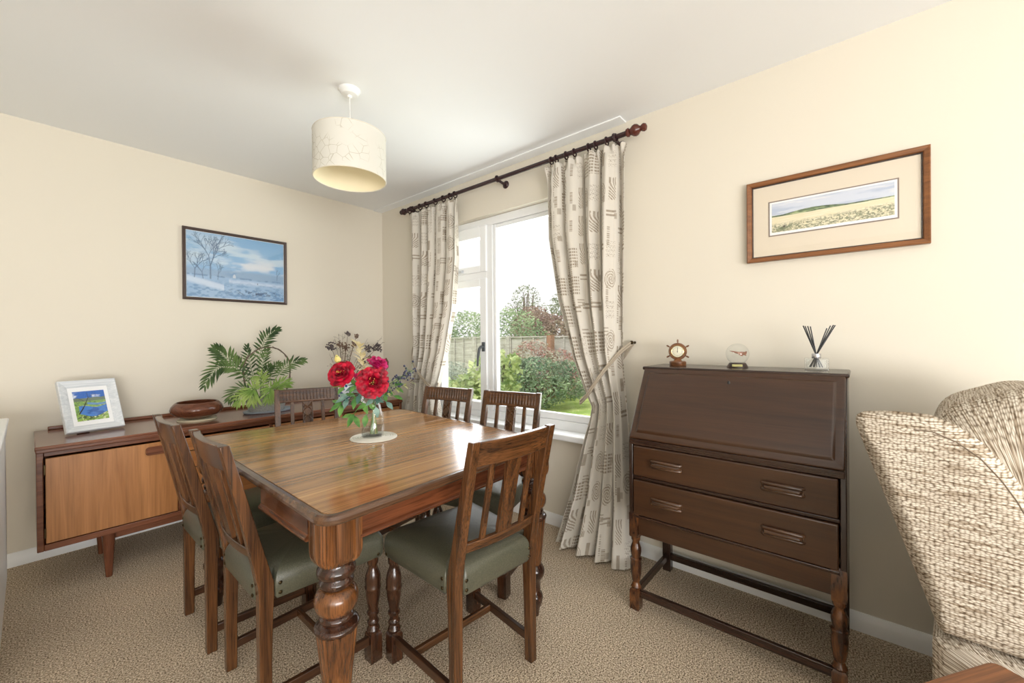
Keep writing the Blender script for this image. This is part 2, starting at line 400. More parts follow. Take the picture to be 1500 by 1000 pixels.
M['paper'] = plain('white_mount_card', (240, 240, 240), 0.7)
M['cream_card'] = plain('cream_mount_board', (222, 210, 190), 0.8)
M['paint'] = pigment('painted_picture', 0.55, 0.25)
M['glass_pane'] = thin_glass('window_pane', (0.985, 0.98, 0.975), 1.0)
M['glass_picture'] = thin_glass('picture_glass', (1, 1, 1), 0.8)
M['glass'] = thin_glass('clear_glass', (0.975, 0.985, 0.985), 0.9)
M['water'] = thin_glass('water', (0.97, 0.985, 0.98), 0.7)
M['palm_dark'] = leafmat('palm_leaflet', (52, 74, 40), (104, 128, 72), 9)
M['palm_light'] = leafmat('young_palm_leaflet', (118, 152, 70), (176, 196, 112), 9)
M['stem'] = plain('green_stem', (96, 128, 60), 0.5)
M['twig'] = plain('brown_twig', (98, 82, 66), 0.7)
# ------------------------------------------------------------------ room shell
WY0, WY1, WZ0, WZ1 = 1.05, 2.75, 0.60, 2.10        # window opening
struct(make('floor', MB().box(LX - 0.2, RX + 0.135, FY - 0.2, BY + 0.2, -0.12, 0.0), M['carpet'], smooth=0))
struct(make('ceiling', MB().box(LX - 0.2, RX + 0.135, FY - 0.2, BY + 0.2, CZ, CZ + 0.12), M['ceiling'], smooth=0))
struct(make('wall_left', MB().box(LX - 0.2, RX + 0.135, BY, BY + 0.2, 0, CZ), M['wall'], smooth=0))
w = MB()
XO = RX + 0.135
w.box(RX, XO, FY - 0.2, WY0, 0, CZ).box(RX, XO, WY1, BY, 0, CZ).box(RX, XO, WY0, WY1, 0, WZ0).box(RX, XO, WY0, WY1, WZ1, CZ)
struct(make('wall_right', w, M['wall'], smooth=0))
struct(make('wall_rear', MB().box(LX, RX, FY - 0.2, FY, 0, CZ), M['wall'], smooth=0))
struct(make('wall_side', MB().box(LX - 0.2, LX, FY - 0.2, BY, 0, CZ), M['wall'], smooth=0))
def skirting(name, a, b, inward):
    """moulded skirting board from a to b; inward is the direction into the room"""
    prof = [(0, 0), (0.018, 0), (0.018, 0.045), (0.015, 0.052), (0.012, 0.064), (0.006, 0.072), (0, 0.072)]
    rg = [[(p[0] + inward[0] * t, p[1] + inward[1] * t, z) for t, z in prof] for p in (a, b)]
    return struct(make(name, MB().rings(rg), M['white'], smooth=30))
skirting('baseboard_left', (LX, BY), (RX, BY), (0, -1))
skirting('baseboard_right', (RX, FY), (RX, BY - 0.018), (-1, 0))
struct(make('trim_1', MB().box(2.083, RX, 0.985, BY, CZ - 0.007, CZ), M['ceiling'], bevel=0.003))

# ------------------------------------------------------------------ window
win = MB()
X0, X1 = RX + 0.05, RX + 0.115
def frame_rect(mb, x0, x1, y0, y1, z0, z1, t, tb=None, tt=None):
    tb = tb or t; tt = tt or t
    mb.box(x0, x1, y0, y0 + t, z0, z1).box(x0, x1, y1 - t, y1, z0, z1)
    mb.box(x0, x1, y0 + t, y1 - t, z0, z0 + tb).box(x0, x1, y0 + t, y1 - t, z1 - tt, z1)
frame_rect(win, X0, X1, WY0, WY1, WZ0, WZ1, 0.06)
wf = struct(make('window_1', win, M['upvc'], bevel=0.004))
make('mullion', MB().box(X0, X1, 2.065, 2.125, WZ0 + 0.06, WZ1 - 0.06), M['upvc'], wf, bevel=0.004)
make('transom', MB().box(X0, X1, 2.125, WY1 - 0.06, 1.645, 1.705), M['upvc'], wf, bevel=0.004)
b = MB(); frame_rect(b, X0 + 0.008, X1 - 0.02, WY0 + 0.06, 2.065, WZ0 + 0.06, WZ1 - 0.06, 0.03, 0.045, 0.03)
make('glazing_bead', b, M['upvc'], wf, bevel=0.006)
b = MB(); frame_rect(b, X0 - 0.014, X1 - 0.01, 2.118, WY1 - 0.052, 1.70, WZ1 - 0.052, 0.062, 0.05, 0.085)
vent = make('vent_sash', b, M['upvc'], wf, bevel=0.006)
b = MB(); frame_rect(b, X0 - 0.014, X1 - 0.01, 2.118, WY1 - 0.052, WZ0 + 0.052, 1.652, 0.066, 0.066, 0.062)
sash = make('casement_sash', b, M['upvc'], wf, bevel=0.006)
xg = X0 + 0.035
make('pane', MB().box(xg, xg + 0.004, WY0 + 0.085, 2.04, WZ0 + 0.1, WZ1 - 0.085), M['glass_pane'], wf, smooth=0)
make('pane', MB().box(xg, xg + 0.004, 2.17, WY1 - 0.11, 1.745, WZ1 - 0.13), M['glass_pane'], vent, smooth=0)
make('pane', MB().box(xg, xg + 0.004, 2.17, WY1 - 0.11, WZ0 + 0.11, 1.60), M['glass_pane'], sash, smooth=0)
# handles
h = MB().box(X0 - 0.026, X0 - 0.012, 2.132, 2.156, 1.10, 1.17)
h.tube([(X0 - 0.026, 2.144, 1.135), (X0 - 0.05, 2.144, 1.135), (X0 - 0.058, 2.15, 1.12), (X0 - 0.058, 2.165, 1.05), (X0 - 0.056, 2.172, 0.99)], [0.011, 0.011, 0.011, 0.009, 0.008], 8)
make('casement_handle', h, plain('dark_grey_window_lever', (70, 74, 78), 0.35), sash, bevel=0.002)
h = MB().box(X0 - 0.024, X0 - 0.012, 2.36, 2.44, 1.712, 1.732)
h.tube([(X0 - 0.024, 2.425, 1.722), (X0 - 0.05, 2.425, 1.722), (X0 - 0.054, 2.40, 1.72), (X0 - 0.05, 2.34, 1.716)], 0.008, 8)
make('vent_handle', h, plain('pale_metal_window_catch', (198, 202, 206), 0.3, 0.6), vent, bevel=0.002)
sl = MB().box(2.095, X0, WY0 - 0.03, WY1 + 0.03, WZ0 - 0.034, WZ0 + 0.004)
make('window_sill', sl, M['upvc'], wf, bevel=0.008, segs=3)

# ------------------------------------------------------------------ garden
GZ = -0.22
grass = leafmat('lawn_green', (150, 178, 92), (196, 212, 130), 3.0, 0.8, 0.0)
struct(make('lawn', MB().box(RX + 0.6, 30, -12, 30, GZ - 0.1, GZ), grass, smooth=0))
def leaf_cloud(rng, blobs, n, size, flat=0.35, asp=0.55):
    """n leaf blades spread through ellipsoid blobs (centre, radii)"""
    mb = MB(); wts = [r[0] * r[1] * r[2] for c, r in blobs]; tot = sum(wts)
    for (c, r), wt in zip(blobs, wts):
        for _ in range(int(n * wt / tot) + 1):
            while True:
                p = Vector((rng.uniform(-1, 1), rng.uniform(-1, 1), rng.uniform(-1, 1)))
                if 0.05 < p.length < 1: break
            p = p.normalized() * (p.length ** 0.45)
            q = Vector((c[0] + p.x * r[0], c[1] + p.y * r[1], c[2] + p.z * r[2]))
            d = Vector((rng.gauss(0, 1), rng.gauss(0, 1), rng.gauss(0, 0.6) - 0.2)).normalized()
            s = d.cross(Vector((rng.gauss(0, 1), rng.gauss(0, 1), rng.gauss(0, 1)))).normalized()
            L = size * rng.uniform(0.6, 1.3); W = L * asp
            up = d.cross(s) * (L * 0.12)
            mb.add([q, q + d * L * 0.45 + s * W * 0.5 + up, q + d * L, q + d * L * 0.45 - s * W * 0.5 + up], [(0, 1, 2), (0, 2, 3)])
    return mb
def stems(rng, base, tips, r):
    mb = MB()
    for t in tips:
        b = Vector(base) + Vector((rng.uniform(-.06, .06), rng.uniform(-.06, .06), 0)); t = Vector(t)
        m = b.lerp(t, 0.5) + Vector((rng.uniform(-.1, .1), rng.uniform(-.1, .1), 0.05))
        mb.tube([b, m, t], [r, r * 0.7, r * 0.35], 5)
    return mb
def shrub(name, label, cat, base, blobs, n, size, lm, seed, ntips=7, r=0.015, asp=0.55, core=0.72, cmat=None):
    rng = random.Random(seed); t = thing(name, label, cat, base)
    f = leaf_cloud(rng, blobs, n, size, asp=asp)
    make('foliage', f, lm, t, smooth=0)
    tips = [(c[0] + rng.uniform(-.4, .4) * rr[0], c[1] + rng.uniform(-.4, .4) * rr[1], c[2] + rng.uniform(0, .5) * rr[2]) for c, rr in blobs for _ in range(ntips)]
    make('stem', stems(rng, (0, 0, 0), tips, r), M['twig'], t)
    return t
L1 = leafmat('lime_leaf', (140, 164, 104), (212, 222, 164), 5, 0.5, 0.35)
L2 = leafmat('dark_shrub_leaf', (84, 110, 84), (160, 182, 146), 3, 0.6, 0.2)
L3 = leafmat('grey_green_leaf', (140, 152, 140), (200, 208, 194), 4, 0.7, 0.25)
L4 = leafmat('hedge_leaf', (124, 152, 112), (188, 206, 164), 1.6, 0.6, 0.25)
L5 = leafmat('copper_leaf', (140, 112, 104), (182, 164, 144), 2.4, 0.6, 0.2)
L6 = leafmat('olive_tree_leaf', (122, 134, 108), (176, 184, 156), 2.0, 0.6, 0.25)
L7 = leafmat('pink_flowering_leaf', (172, 126, 118), (188, 190, 168), 4.0, 0.6, 0.25)
shrub('climbing_vine', 'lime green broad-leaved bush just outside the window, left of the dark shrub', 'bush', (4.75, 4.5, GZ),
      [((0.0, -0.02, 0.62), (0.42, 0.42, 0.56)), ((-0.28, 0.36, 0.42), (0.34, 0.34, 0.42)), ((0.2, -0.15, 0.95), (0.25, 0.25, 0.3))], 1500, 0.115, L1, 3, asp=0.8)
shrub('clipped_shrub', 'dark green rounded shrub beside the lawn', 'shrub', (6.55, 4.92, GZ),
      [((0.0, 0.0, 0.55), (0.70, 0.70, 0.52)), ((0.55, -0.50, 0.60), (0.45, 0.45, 0.42)), ((-0.35, 0.38, 0.6), (0.5, 0.5, 0.5))], 6500, 0.075, L2, 4, asp=0.45)
shrub('silver_shrub', 'grey green wispy shrub in front of the fence, seen through the opening casement', 'shrub', (5.1, 5.95, GZ),
      [((0.0, 0.0, 0.42), (0.6, 0.6, 0.52)), ((0.4, 0.3, 0.5), (0.5, 0.5, 0.5))], 3600, 0.07, L3, 5, asp=0.35)
shrub('flowering_shrub', 'pinkish shrub growing against the fence above the dark green shrub', 'shrub', (7.75, 5.9, GZ),
      [((0.0, 0.0, 0.8), (0.55, 0.6, 0.62)), ((0.2, -0.6, 0.65), (0.5, 0.5, 0.55))], 3200, 0.08, L7, 6, asp=0.5)
shrub('privet_hedge', 'tall green hedge behind the garden fence', 'hedge', (10.0, 10.2, GZ),
      [((0, -1.6, 1.2), (0.8, 1.5, 1.22)), ((0, 0.4, 1.2), (0.8, 1.5, 1.25)), ((0, 2.4, 1.2), (0.8, 1.5, 1.25)), ((0, 4.2, 1.2), (0.8, 1.5, 1.2))], 15000, 0.11, L4, 7, 3, asp=0.5)
shrub('copper_bush', 'reddish brown bush behind the fence, below the thin tree', 'bush', (11.95, 9.1, GZ),
      [((0, 0, 1.79), (0.78, 0.84, 0.84)), ((0.1, -0.8, 1.66), (0.67, 0.78, 0.67))], 5600, 0.11, L5, 8, asp=0.5)
shrub('thin_tree', 'sparse airy tree standing highest behind the fence', 'tree', (14.2, 11.2, GZ),
      [((0, 0, 3.28), (0.62, 0.62, 0.52)), ((0.3, -0.45, 2.75), (0.5, 0.5, 0.38)), ((-0.25, 0.4, 2.8), (0.45, 0.45, 0.38))], 560, 0.11, L6, 9, 9, 0.04, asp=0.5)
shrub('round_tree', 'olive green tree behind the fence at the right of the window view', 'tree', (13.4, 8.6, GZ),
      [((0, 0.1, 2.56), (0.66, 0.5, 0.74)), ((0, -0.9, 2.2), (0.72, 0.6, 0.72)), ((0.2, -2.0, 2.02), (0.95, 0.95, 0.95)), ((0, -3.6, 1.66), (0.95, 1.2, 1.08))], 7800, 0.13, L6, 10, 6, 0.035, asp=0.5)
# fence: lapped panels with battens between posts
fmat = wood('weathered_fence_timber', (150, 146, 138), (202, 200, 194), 'y', 14, 1.0, 0.2, 0.8, spec=0.15)
fl = thing('garden_fence', 'weathered grey panel fence across the end of the garden', 'fence', (8.6, 0, GZ))
FH = 1.50
for k in range(9):
    y0 = 2.0 + k * 1.35
    p = MB()
    for j in range(10):
        z0 = 0.04 + j * (FH - 0.1) / 10
        p.hexa([(0.02, y0 + .04, z0), (0.035, y0 + .04, z0), (0.035, y0 + 1.31, z0), (0.02, y0 + 1.31, z0), (0.0, y0 + .04, z0 + .16), (0.012, y0 + .04, z0 + .16), (0.012, y0 + 1.31, z0 + .16), (0.0, y0 + 1.31, z0 + .16)])
    for j in range(4): p.box(-0.035, 0.0, y0 + .06 + j * 0.4, y0 + .095 + j * 0.4, 0.03, FH - .03)
    p.box(-0.045, 0.045, y0 + .03, y0 + 1.32, FH - .03, FH)
    make('panel', p, fmat, fl, smooth=0)
    make('post', MB().box(-0.05, 0.05, y0 - 0.05, y0 + 0.04, 0, FH + .02), fmat, fl, smooth=0)
t = tag(make('timber_post', MB().box(-0.07, 0.07, -0.07, 0.07, 0, 1.52), wood('brown_timber', (128, 92, 68), (168, 128, 98), 'z', 16, 1.0, 0.2, 0.8)), 'brown timber post standing in front of the fence', 'post')
t.location = (8.3, 5.79, GZ)
# ------------------------------------------------------------------ dining chairs
def post_y(z): return 0.0 if z < 0.42 else -0.098 * ((z - 0.42) / 0.465) ** 1.12
def curved_rail(mb, hw, z0, z1, th, bow, n=12):
    rg = []
    for i in range(n + 1):
        t = -1 + 2 * i / n; x = hw * t; dy = -bow * (1 - t * t)
        c = []
        for z, s in ((z0, -1), (z0, 1), (z1, 1), (z1, -1)):
            c.append((x, post_y(z) + 0.018 + dy + s * th / 2, z))
        rg.append(c)
    return mb.rings(rg)
def turned(prof, steps=1): return prof
LEGP = [(0.110, 0.0215), (0.118, 0.024), (0.126, 0.0205), (0.134, 0.017), (0.139, 0.0205), (0.147, 0.0215), (0.153, 0.017), (0.162, 0.0155), (0.170, 0.0165), (0.174, 0.0215), (0.183, 0.022), (0.188, 0.0175),
        (0.194, 0.0178), (0.215, 0.0215), (0.240, 0.0255), (0.266, 0.0275), (0.270, 0.0295), (0.276, 0.0295), (0.280, 0.0275), (0.300, 0.0285), (0.318, 0.0265), (0.334, 0.0215), (0.346, 0.0165), (0.356, 0.016), (0.362, 0.020), (0.375, 0.0205), (0.392, 0.0205)]
FWY = 0.375           # front leg centre, forward of the back posts
FWX = 0.188
def make_chair():
    t = thing('dining_chair', '', 'chair', (0, 0, 0))
    for s in (-1, 1):
        mb = MB(); rg = []
        for z in (0, 0.05, 0.2, 0.34, 0.40, 0.44, 0.50, 0.60, 0.70, 0.80, 0.86, 0.885):
            d = interp(z, [0, 0.3, 0.43, 0.55, 0.885], [0.034, 0.036, 0.046, 0.036, 0.026]); y = post_y(z)
            xo = 0.185; wd = interp(z, [0, 0.43, 0.885], [0.030, 0.034, 0.030])
            x0, x1 = sorted((s * xo, s * (xo - wd)))
            rg.append([(x0, y, z), (x1, y, z), (x1, y + d, z), (x0, y + d, z)])
        mb.rings(rg); make('back_post', mb, M['chair_z'], t, bevel=0.003)
    tr = curved_rail(MB(), 0.160, 0.802, 0.882, 0.022, 0.016)
    for i in range(15):                              # fluted front face
        x = -0.136 + i * 0.272 / 14; yy = post_y(0.84) + 0.018 - 0.016 * (1 - (x / 0.160) ** 2) + 0.011
        tr.hexa([(x - .0058, yy - .004, .812), (x + .0058, yy - .004, .812), (x + .0044, yy + .009, .814), (x - .0044, yy + .009, .814),
                 (x - .0058, yy - .019, .874), (x + .0058, yy - .019, .874), (x + .0044, yy - .005, .872), (x - .0044, yy - .005, .872)])
    make('top_rail', tr, M['chair_x'], t, bevel=0.003)
    make('lower_rail', curved_rail(MB(), 0.160, 0.520, 0.552, 0.020, 0.016), M['chair_x'], t, bevel=0.003)
    def slat(x, w, name, carved=False):
        mb = MB(); rg = []
        bow = 0.016 * (1 - (x / 0.160) ** 2)
        for z in (0.545, 0.62, 0.70, 0.77, 0.81):
            y = post_y(z) + 0.018 - bow
            rg.append([(x - w / 2, y - .006, z), (x + w / 2, y - .006, z), (x + w / 2, y + .006, z), (x - w / 2, y + .006, z)])
        mb.rings(rg)
        if carved:                                   # raised strapwork of crossing scrolls
            def P(u, z): return (x + u * w * 0.40, post_y(z) + 0.018 - bow + 0.007, z)
            zs = [0.565 + k * 0.058 for k in range(5)]
            for a, b in zip(zs[:-1], zs[1:]):
                for sg in (-1, 1):
                    mb.tube([P(sg * math.cos(math.pi * q / 10), lerp(a, b, q / 10)) for q in range(11)], 0.0034, 5)
                    mb.torus(P(sg * 0.62, (a + b) / 2), 0.0085, 0.0028, (0, 1, 0), 10, 5)
                mb.ball(P(0, (a + b) / 2), 0.005, 6, 4)
            for sg in (-1, 1): mb.tube([P(sg * 1.12, zs[0]), P(sg * 1.12, (zs[0] + zs[-1]) / 2), P(sg * 1.12, zs[-1])], 0.0028, 5)
        make(name, mb, M['chair_z'], t, bevel=0.002 if not carved else 0.0)
    slat(-0.088, 0.021, 'slat'); slat(0.088, 0.021, 'slat'); slat(0, 0.060, 'splat', True)
    # upholstered seat, notched round the posts
    o = [(-0.150, -0.004), (0.150, -0.004), (0.150, 0.046), (0.187, 0.046), (0.214, 0.406), (0.19, 0.413), (0, 0.416), (-0.19, 0.413), (-0.214, 0.406), (-0.187, 0.046), (-0.150, 0.046)]
    o = round_poly(o, [0.012, 0.012, 0, 0.004, 0.022, 0.05, 0.2, 0.05, 0.022, 0.004, 0], 4)
    mb = MB(); rg = []; cx, cy = 0, 0.21
    for z, ins in ((0.382, 0.006), (0.390, 0.0), (0.425, -0.003), (0.446, -0.001), (0.458, 0.004)):
        q = o if abs(ins) < 1e-6 else inset(o, ins); rg.append([(a, b, z) for a, b in q])
    base = inset(o, 0.004)
    for z, s in ((0.466, 0.975), (0.474, 0.93), (0.481, 0.82), (0.487, 0.62), (0.490, 0.35), (0.4915, 0.1)):
        rg.append([(cx + (a - cx) * s, cy + (b - cy) * s, z) for a, b in base])
    mb.rings(rg); seat = make('seat', mb, M['leather'], t, smooth=60)
    for s in (-1, 1):
        for z in (0.402, 0.432):
            make('stud', MB().ball((s * 0.1905, 0.058, z), 0.006, 8, 6, (0.6, 1, 1)), M['brass_dark'], seat)
            make('stud', MB().ball((s * 0.142, -0.006, z), 0.006, 8, 6, (1, 0.6, 1)), M['brass_dark'], seat)
        make('stud', MB().ball((s * 0.2125, 0.384, 0.398), 0.006, 8, 6, (0.6, 1, 1)), M['brass_dark'], seat)
        make('stud', MB().ball((s * 0.190, 0.415, 0.398), 0.006, 8, 6, (1, 0.6, 1)), M['brass_dark'], seat)
    for s in (-1, 1):
        mb = MB(); x = s * FWX; h = 0.0225
        q = [[(x - a, FWY - a, z), (x + a, FWY - a, z), (x + a, FWY + a, z), (x - a, FWY + a, z)] for z, a in ((0, h - .003), (0.004, h), (0.100, h), (0.112, h - 0.008))]
        mb.rings(q); mb.lathe([(z, r) for z, r in LEGP], (x, FWY, 0), 18)
        make('leg', mb, M['chair_turn'], t, smooth=38)
        make('side_stretcher', MB().bar((s * 0.170, 0.02, 0.082), (s * FWX, FWY - 0.015, 0.082), 0.017, 0.030), M['chair_y'], t, bevel=0.002)
    make('cross_stretcher', MB().bar((-0.178, 0.255, 0.082), (0.178, 0.255, 0.082), 0.017, 0.026), M['chair_x'], t, bevel=0.002)
    return t
CH = [((1.020, 0.930), -5.5, 'chair nearest the camera right of the fluted leg, its plain slatted back turned this way'),
      ((0.445, 1.572), -90.5, 'nearer of the two chairs on the left side of the table, beside the fluted leg'),
      ((0.425, 2.068), -90.0, 'farther of the two chairs on the left side of the table, before the teak door'),
      ((1.133, 2.640), 163.0, 'chair at the far end of the table, carved back standing against the sideboard'),
      ((1.650, 1.985), 102.0, 'chair under the window beside the left curtain, fluted back rail showing'),
      ((1.730, 1.520), 103.0, 'chair under the window right of the mullion, behind the near chair')]
proto = make_chair()
for i, ((x, y), deg, lab) in enumerate(CH):
    c = proto if i == 0 else copy_tree(proto)
    c.location = (x, y, 0); c.rotation_euler = (0, 0, R(deg)); tag(c, lab, 'chair', 'oak dining chairs around the table')

# ------------------------------------------------------------------ dining table
tb = thing('dining_table', 'polished oak extending dining table with thick turned and fluted legs', 'table', (0.52, 1.075, 0))
TO = (0.52, 1.075)
quad = [(0.452, 0.985), (1.478, 1.010), (1.552, 2.245), (0.472, 2.315)]
out = round_poly([(a - TO[0], b - TO[1]) for a, b in quad], 0.055, 8)
TZ = 0.750
mb = MB()
rg = []
for ins, z in ((0.020, TZ - .026), (0.004, TZ - .024), (0.0, TZ - .018), (0.0, TZ - .010), (0.004, TZ - .003), (0.010, TZ), (0.019, TZ + .0006), (0.022, TZ - .0022), (0.024, TZ - .0022)):
    rg.append([(a, b, z) for a, b in inset(out, ins)])
rg.append([(a, b, TZ - .020) for a, b in inset(out, 0.024)])
n = len(out)
for k in range(len(rg) - 1):
    mb.add(rg[k] + rg[k + 1], [(i, (i + 1) % n, n + (i + 1) % n, n + i) for i in range(n)])
make('edge_moulding', mb, M['table_edge'], tb, smooth=50)
inn = inset(out, 0.0235)
def clip(poly, yc, keep_low):
    r = []; m = len(poly)
    for i in range(m):
        a, b = poly[i], poly[(i + 1) % m]; ia = (a[1] <= yc) == keep_low; ib = (b[1] <= yc) == keep_low
        if ia: r.append(a)
        if ia != ib:
            t = (yc - a[1]) / (b[1] - a[1]); r.append((lerp(a[0], b[0], t), yc))
    return r
ys = 1.750 - TO[1]
for part, low in ((clip(inn, ys - 0.001, True), True), (clip(inn, ys + 0.001, False), False)):
    make('leaf_board', MB().prism(part, TZ - 0.022, TZ), M['table_top'], tb, bevel=0.001)
# aprons with a bead along the lower edge
def apron(a, b, nrm, m):
    a = Vector((a[0] - TO[0], a[1] - TO[1])); b = Vector((b[0] - TO[0], b[1] - TO[1])); nv = Vector(nrm)
    prof = [(0.0, TZ - .026), (-0.024, TZ - .026), (-0.024, 0.652), (0.004, 0.652), (0.008, 0.655), (0.009, 0.661), (0.004, 0.666), (0.0, 0.669)]
    rg = [[(p.x + nv.x * t, p.y + nv.y * t, z) for t, z in prof] for p in (a, b)]
    make('apron', MB().rings(rg), m, tb, smooth=30)
apron((0.57, 1.03), (1.36, 1.045), (0, -1), M['table_apron'])
apron((0.57, 2.255), (1.44, 2.225), (0, 1), M['table_apron'])
apron((0.474, 1.12), (0.474, 1.46), (-1, 0), M['table_apron_y']); apron((0.486, 1.82), (0.494, 2.22), (-1, 0), M['table_apron_y'])
apron((1.43, 1.12), (1.48, 2.18), (1, 0), M['table_apron_y'])
for i in range(2):
    make('leaf_bearer', MB().box(0.10 + i * 0.66, 0.15 + i * 0.66, 0.06, 1.08, 0.68, TZ - .027), M['table_apron_y'], tb, bevel=0.003)
def fluted(c, h, r, n=64):
    """square leg block with a broad rounded and fluted corner"""
    base = round_poly([(-h, -h), (h, -h), (h, h), (-h, h)], r, 12); o = []
    for i, (x, y) in enumerate(base):
        k = i % 13
        f = 1.0 - (0.055 if (k % 2 and 1 <= k <= 11) else 0.0)
        o.append((x * f, y * f))
    return o
def table_leg(x, y):
    x -= TO[0]; y -= TO[1]
    blk = fluted((0, 0), 0.0590, 0.036); mb = MB()
    mb.rings([[(x + a * s, y + b * s, z) for a, b in blk] for z, s in ((0.600, 0.80), (0.606, 0.90), (0.618, 0.97), (0.632, 1.0), (TZ - .026, 1.0))])
    lg = make('leg', mb, M['table_leg'], tb, smooth=50); mb = MB()
    # tapering reeded shaft
    def fl(a, z): return 1.0 - 0.045 * (1 if (a / (2 * math.pi) * 12) % 1 < 0.16 else 0)
    mb.lathe([(0.200, 0.0300), (0.22, 0.0325), (0.30, 0.040), (0.37, 0.048), (0.418, 0.0535)], (x, y, 0), 96, mod=fl)
    
    bl = MB().lathe([(0.460, 0.034), (0.464, 0.042), (0.472, 0.0495), (0.484, 0.0545), (0.497, 0.0560), (0.510, 0.0545), (0.520, 0.0490), (0.527, 0.041), (0.530, 0.034)], (x, y, 0), 32)
    make('shaft', mb, M['table_leg'], lg, smooth=50)
    make('turned_bulb', bl, M['table_leg'], lg, smooth=50)
    rn = MB().lathe([(0.419, 0.050), (0.421, 0.0555), (0.427, 0.0575), (0.432, 0.0550), (0.434, 0.049), (0.438, 0.042), (0.441, 0.037), (0.444, 0.0415), (0.449, 0.0440), (0.455, 0.0425), (0.459, 0.037), (0.462, 0.034)], (x, y, 0), 32)
    make('turned_ring', rn, M['table_ring'], lg, smooth=50)
    rn = MB().lathe([(0.529, 0.034), (0.532, 0.038), (0.537, 0.0425), (0.544, 0.0440), (0.550, 0.0425), (0.554, 0.037), (0.557, 0.0365), (0.560, 0.042), (0.566, 0.0480), (0.574, 0.0500), (0.582, 0.0485), (0.588, 0.043), (0.592, 0.040), (0.604, 0.040)], (x, y, 0), 32)
    make('turned_ring', rn, M['table_ring'], lg, smooth=50)
    rn = MB().lathe([(0.0, 0.022), (0.03, 0.026), (0.055, 0.036), (0.075, 0.040), (0.092, 0.036), (0.100, 0.028), (0.150, 0.029), (0.165, 0.040), (0.180, 0.0465), (0.198, 0.0465), (0.212, 0.038), (0.222, 0.0335)], (x, y, 0), 32)
    make('foot', rn, M['table_ring'], lg, smooth=50)
for p in ((0.528, 1.072), (1.402, 1.075), (0.535, 2.215), (1.455, 2.185)): table_leg(*p)

# ------------------------------------------------------------------ sideboard
SX0, SX1, SF, SB, SZ0, SZ1 = 0.010, 1.985, 2.875, 3.418, 0.222, 0.709
sb = thing('sideboard', 'long low teak sideboard on round tapered legs against the back wall', 'sideboard', (SX0, SB, 0))
def S(mb, x0, x1, y0, y1, z0, z1): return mb.box(x0 - SX0, x1 - SX0, y0 - SB, y1 - SB, z0, z1)
cc = MB()
S(cc, SX0 + .004, SX0 + .026, SF, SB, SZ0, SZ1 - .022); S(cc, SX1 - .026, SX1 - .004, SF, SB, SZ0, SZ1 - .022)
S(cc, SX0 + .026, SX1 - .026, SF, SB, SZ0, SZ0 + .030); S(cc, SX0 + .026, SX1 - .026, SB - .012, SB, SZ0 + .03, SZ1 - .022)
S(cc, SX0 + .026, SX1 - .026, SF + .012, SB, SZ1 - .052, SZ1 - .022)
for xd in (0.535, 0.995, 1.478): S(cc, xd - .009, xd + .009, SF + .006, SB - .012, SZ0 + .03, SZ1 - .052)
make('carcass', cc, M['teak_dark'], sb, bevel=0.003)
tp = MB(); S(tp, SX0, SX1, SF - .006, SB, SZ1 - .022, SZ1); make('top', tp, M['teak_top'], sb, bevel=0.004)
mo = MB(); S(mo, SX0 + .002, SX1 - .002, SF - .010, SF, SZ1 - .030, SZ1 - .012); make('top_moulding', mo, M['teak_dark'], sb, bevel=0.004)
up = MB(); S(up, SX0 + .05, SX1 - .05, SB - .022, SB - .004, SZ1, SZ1 + .018); make('back_rail', up, M['teak_dark'], sb, bevel=0.004)
def recess_handle(parent, x, z, w=0.10, h=0.046):
    o = round_poly([(-w / 2, -h / 2), (w / 2, -h / 2), (w / 2, h / 2), (-w / 2, h / 2)], 0.016, 5); rg = []
    for d, ins in ((SF - .008, 0.0), (SF - .0125, 0.001), (SF - .0125, 0.005), (SF - .0088, 0.008)):
        rg.append([(x + a - SX0, d - SB, z + b) for a, b in inset(o, ins)])
    return make('handle', MB().rings(rg), M['teak_dark'], parent, smooth=40)
z0, z1 = SZ0 + .036, SZ1 - .058
def door(x0, x1, hx, hz=None):
    p = MB(); S(p, x0, x1, SF - .008, SF + .012, z0, z1); d = make('door', p, M['teak'], sb, bevel=0.002)
    recess_handle(d, hx, z1 - .042); return d
d1 = door(0.042, 0.522, 0.440)
for z in (z0 + .05, z1 - .05):
    h = MB(); S(h, 0.037, 0.0425, SF - .012, SF - .004, z - .022, z + .022); make('hinge', h, M['brass_dark'], d1)
door(1.005, 1.236, 1.18); door(1.242, 1.468, 1.30)
door(1.488, 1.952, 1.56)
dz = [z0, z0 + .118, z0 + .222, z0 + .318, z1]
for k in range(4):
    p = MB(); S(p, 0.547, 0.984, SF - .008, SF + .012, dz[k] + .002, dz[k + 1] - .003)
    d = make('drawer', p, M['teak_x'], sb, bevel=0.002)
    recess_handle(d, 0.765, dz[k + 1] - .03, 0.10, 0.034)
for xl in (0.252, 1.735):
    for yl in (2.912, 3.262):
        make('leg', MB().lathe([(0, 0.0125), (0.006, 0.0135), (0.14, 0.0215), (0.19, 0.0245), (SZ0, 0.0265)], (xl - SX0, yl - SB, 0), 20), M['teak_leg'], sb)
rl = MB(); S(rl, 0.27, 1.72, 2.935, 2.955, SZ0 - .045, SZ0); make('leg_rail', rl, M['teak_dark'], sb, bevel=0.003)

